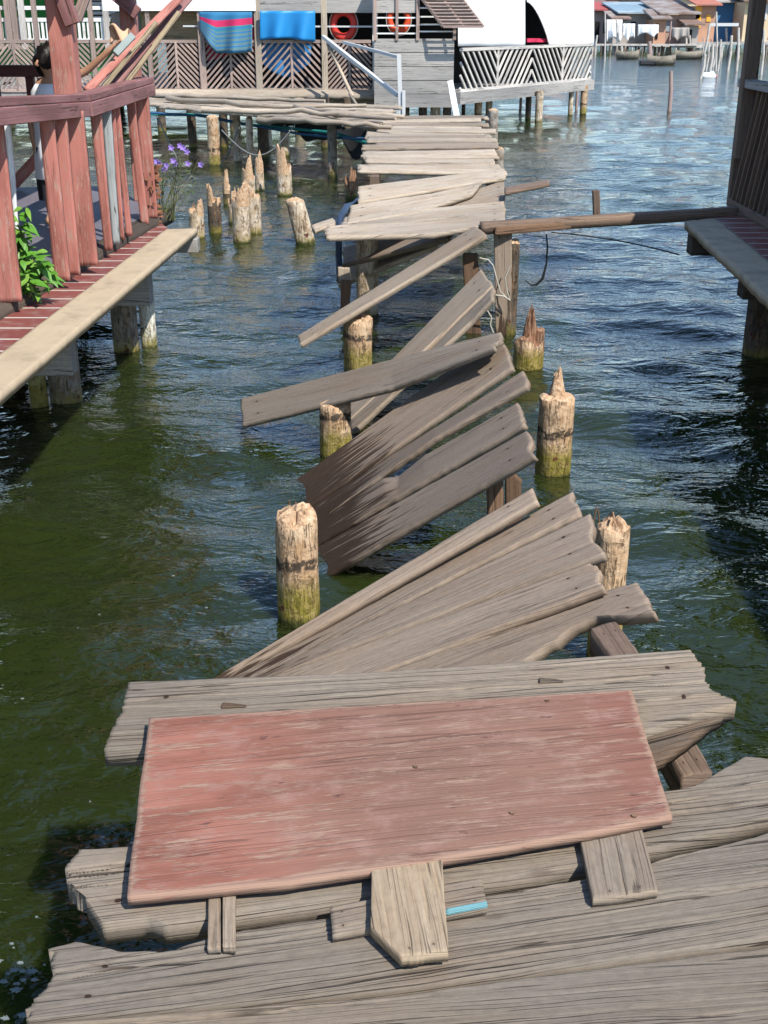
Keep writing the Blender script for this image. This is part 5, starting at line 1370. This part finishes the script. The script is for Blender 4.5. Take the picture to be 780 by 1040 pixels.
def boat(label, u, v, L, W_, rot, mat='boat_grey', h=.45):
    c = G(u, v, 0); e = empty('rowing_boat', c, label, 'boat', 'small boats in the bay'); n = 12
    ca, sa = math.cos(rot), math.sin(rot)
    vs, fs = [], []
    prof = ((1, 1), (.8, .3), (0, -.25), (-.8, .3), (-1, 1), (-.86, .95), (0, .1), (.86, .95))
    for i in range(n + 1):
        t_ = i / n * 2 - 1; ww = W_ / 2 * max(.04, (1 - abs(t_) ** 2.6)); rise = .35 * h * abs(t_) ** 2.5
        for a, b in prof:
            lx, ly, lz = t_ * L / 2, a * ww, b * h + rise
            vs.append(c + V((lx * ca - ly * sa, lx * sa + ly * ca, lz)))
    k = len(prof)
    for i in range(n):
        for j in range(k): fs.append((i * k + j, (i + 1) * k + j, (i + 1) * k + (j + 1) % k, i * k + (j + 1) % k))
    m = MB(); m.add(vs, fs, None, 0, True); m.build('hull', mat, e)
    for t_ in (-.3, .3):
        m = MB(); o = V((t_ * L / 2 * ca, t_ * L / 2 * sa, h * .75)); s_ = V((-sa, ca, 0)) * W_ * .42
        m.bar(c + o - s_, c + o + s_, .2, .04); m.build('thwart', 'pole_pale', e)
    return c, e


c1, _ = boat('grey wooden boat moored beside a stout post, dark motor at its end', 671, 66, 1.7, .8, .1)
m = MB(); p0 = G(658, 66, 0); m.box(p0 + V((-.5, -.25, .0)), p0 + V((.45, .3, .26))); m.build('motor', 'boat_dark', _, bevel=.05)
boat('low tan boat close to the white sheets', 637, 60, 1.5, .8, -.1)
boat('long tan boat drawn up by the rusty-roofed house', 699, 60, 1.9, .9, .15)
for u, vb_, vt, wp, mt, lab in ((680, 113, 72, 4.2, 'pole_brown', 'lone brown pole standing out in the open bay'), (659.5, 64, 42, 5, 'pole_brown', 'stout post beside the grey wooden boat'), (614.5, 62, 12, 1.6, 'pole_pale', 'thin white pole before the pink house'),
                            (631, 55, 47, 3, 'pole_pale', 'short pale post before the white sheets')):
    b = G(u, vb_, 0); t_ = D(u + (1.5 if u == 680 else 0), vt, b.y); r_ = wp / 2 * mpp(b)
    m = MB(); m.tube([b - V((0, 0, .5)), b.lerp(t_, .5) + V((r_ * .3, 0, 0)), t_], [r_, r_, r_ * .8], 8); tag(m.build('pole', mt), lab, 'pole')
pls = [(711.5, 80, 716, 55, 3, 'stubby white pole beside the floating jug'), (714, 60, 721, 24, 2.4, 'slanting pole under the grey crossbar'), (717, 72, 720, 45, 2, 'white pole third in the mooring cluster'), (721, 72, 724, 45, 3, 'thick white pole in the mooring cluster'),
       (727, 72, 727.5, 12, 1.8, 'tall thin pole rising before the blue house'), (724, 68, 727, 48, 2.4, 'leaning pole behind the thick white one'), (729, 72, 732, 40, 2.2, 'pale pole just past the tall thin one'), (739, 72, 743, 36, 2.8, 'pale pole before the blue house door'),
       (748, 72, 750, 28, 2.6, 'pole at the end of the grey crossbar'), (766, 76, 771, 44, 2.2, 'slanting pole right beside the hut post'), (773, 76, 776, 30, 2.6, 'pole furthest along towards the beige house')]
for u, vb_, u2, vt, wp, lab in pls:
    b = G(u, vb_, 0); t_ = D(u2, vt, b.y); r_ = wp / 2 * mpp(b)
    m = MB(); m.tube([b - V((0, 0, .5)), b, b.lerp(t_, .5) + V((.05, 0, 0)), t_], r_, 8); tag(m.build('pole', 'pole_pale'), lab, 'pole', 'mooring poles by the jetty')
b = G(720, 79, 0)
jg = empty('jug', b, 'white plastic jug floating at the foot of the mooring poles', 'jug')
m = MB(); m.tube([b + .62 * V((-.45, 0, .05)), b + .62 * V((-.35, 0, .1)), b + .62 * V((.25, 0, .12)), b + .62 * V((.42, 0, .1)), b + .62 * V((.5, 0, .1))], [.13, .17, .17, .1, .05], 14); m.build('body', 'white_plastic', jg)
m = MB(); m.tube([b + .62 * V((.5, 0, .1)), b + .62 * V((.58, 0, .1))], .056, 10); m.build('cap', 'life_red', jg)
m = MB(); m.tube([b + .62 * V((.0, -.1, .36)), b + .62 * V((.08, -.1, .45)), b + .62 * V((.28, -.1, .42)), b + .62 * V((.34, -.08, .28))], .022, 7); m.build('handle', 'white_plastic', jg)

# drifting specks; the corner cluster stands in for sky reflections on the water
m = MB(); rr = random.Random(5)
plain('foam_glint', (.16, .19, .19), .7, .15, 30)
for k in range(34):
    if k < 14: u, v, r_ = rr.gauss(14, 14), rr.gauss(995, 16), rr.uniform(.003, .008)
    else: u, v, r_ = rr.uniform(0, 250), rr.uniform(560, 1000), rr.uniform(.0015, .0035)
    c = G(u, v, .02); n = 15; ph = rr.uniform(0, 6)
    poly = [c + V((r_ * (1 + .5 * math.sin(q_ * 2.1 + ph)) * 1.6 * math.cos(q_ * 6.283 / n), r_ * (1 + .5 * math.sin(q_ * 3.3 + ph)) * math.sin(q_ * 6.283 / n), 0)) for q_ in range(n)]
    m.prism(poly, (0, 0, .004))
tag(m.build('foam_glints', 'foam_glint'), 'drifting specks and painted white sky glints on the dark green water', None, None, 'stuff')

# hills behind the village
hv, hf = [], []
n = 90
for i in range(n + 1):
    x = -320 + 640 * i / n; hgt = 5 + 6 * float(fbm(np.array([i * .12]), np.array([1.]), 5, 4)[0])
    hv += [(x, 250, -1), (x, 280, hgt), (x, 340, hgt * 1.3), (x, 360, -1)]
for i in range(n):
    for j in range(3): hf.append((i * 4 + j, i * 4 + 4 + j, i * 4 + 5 + j, i * 4 + 1 + j))
m = MB(); m.add(hv, hf, None, 0, True)
tag(m.build('hills', 'hill_green'), 'low green shore hills beyond the village', None, None, 'structure')
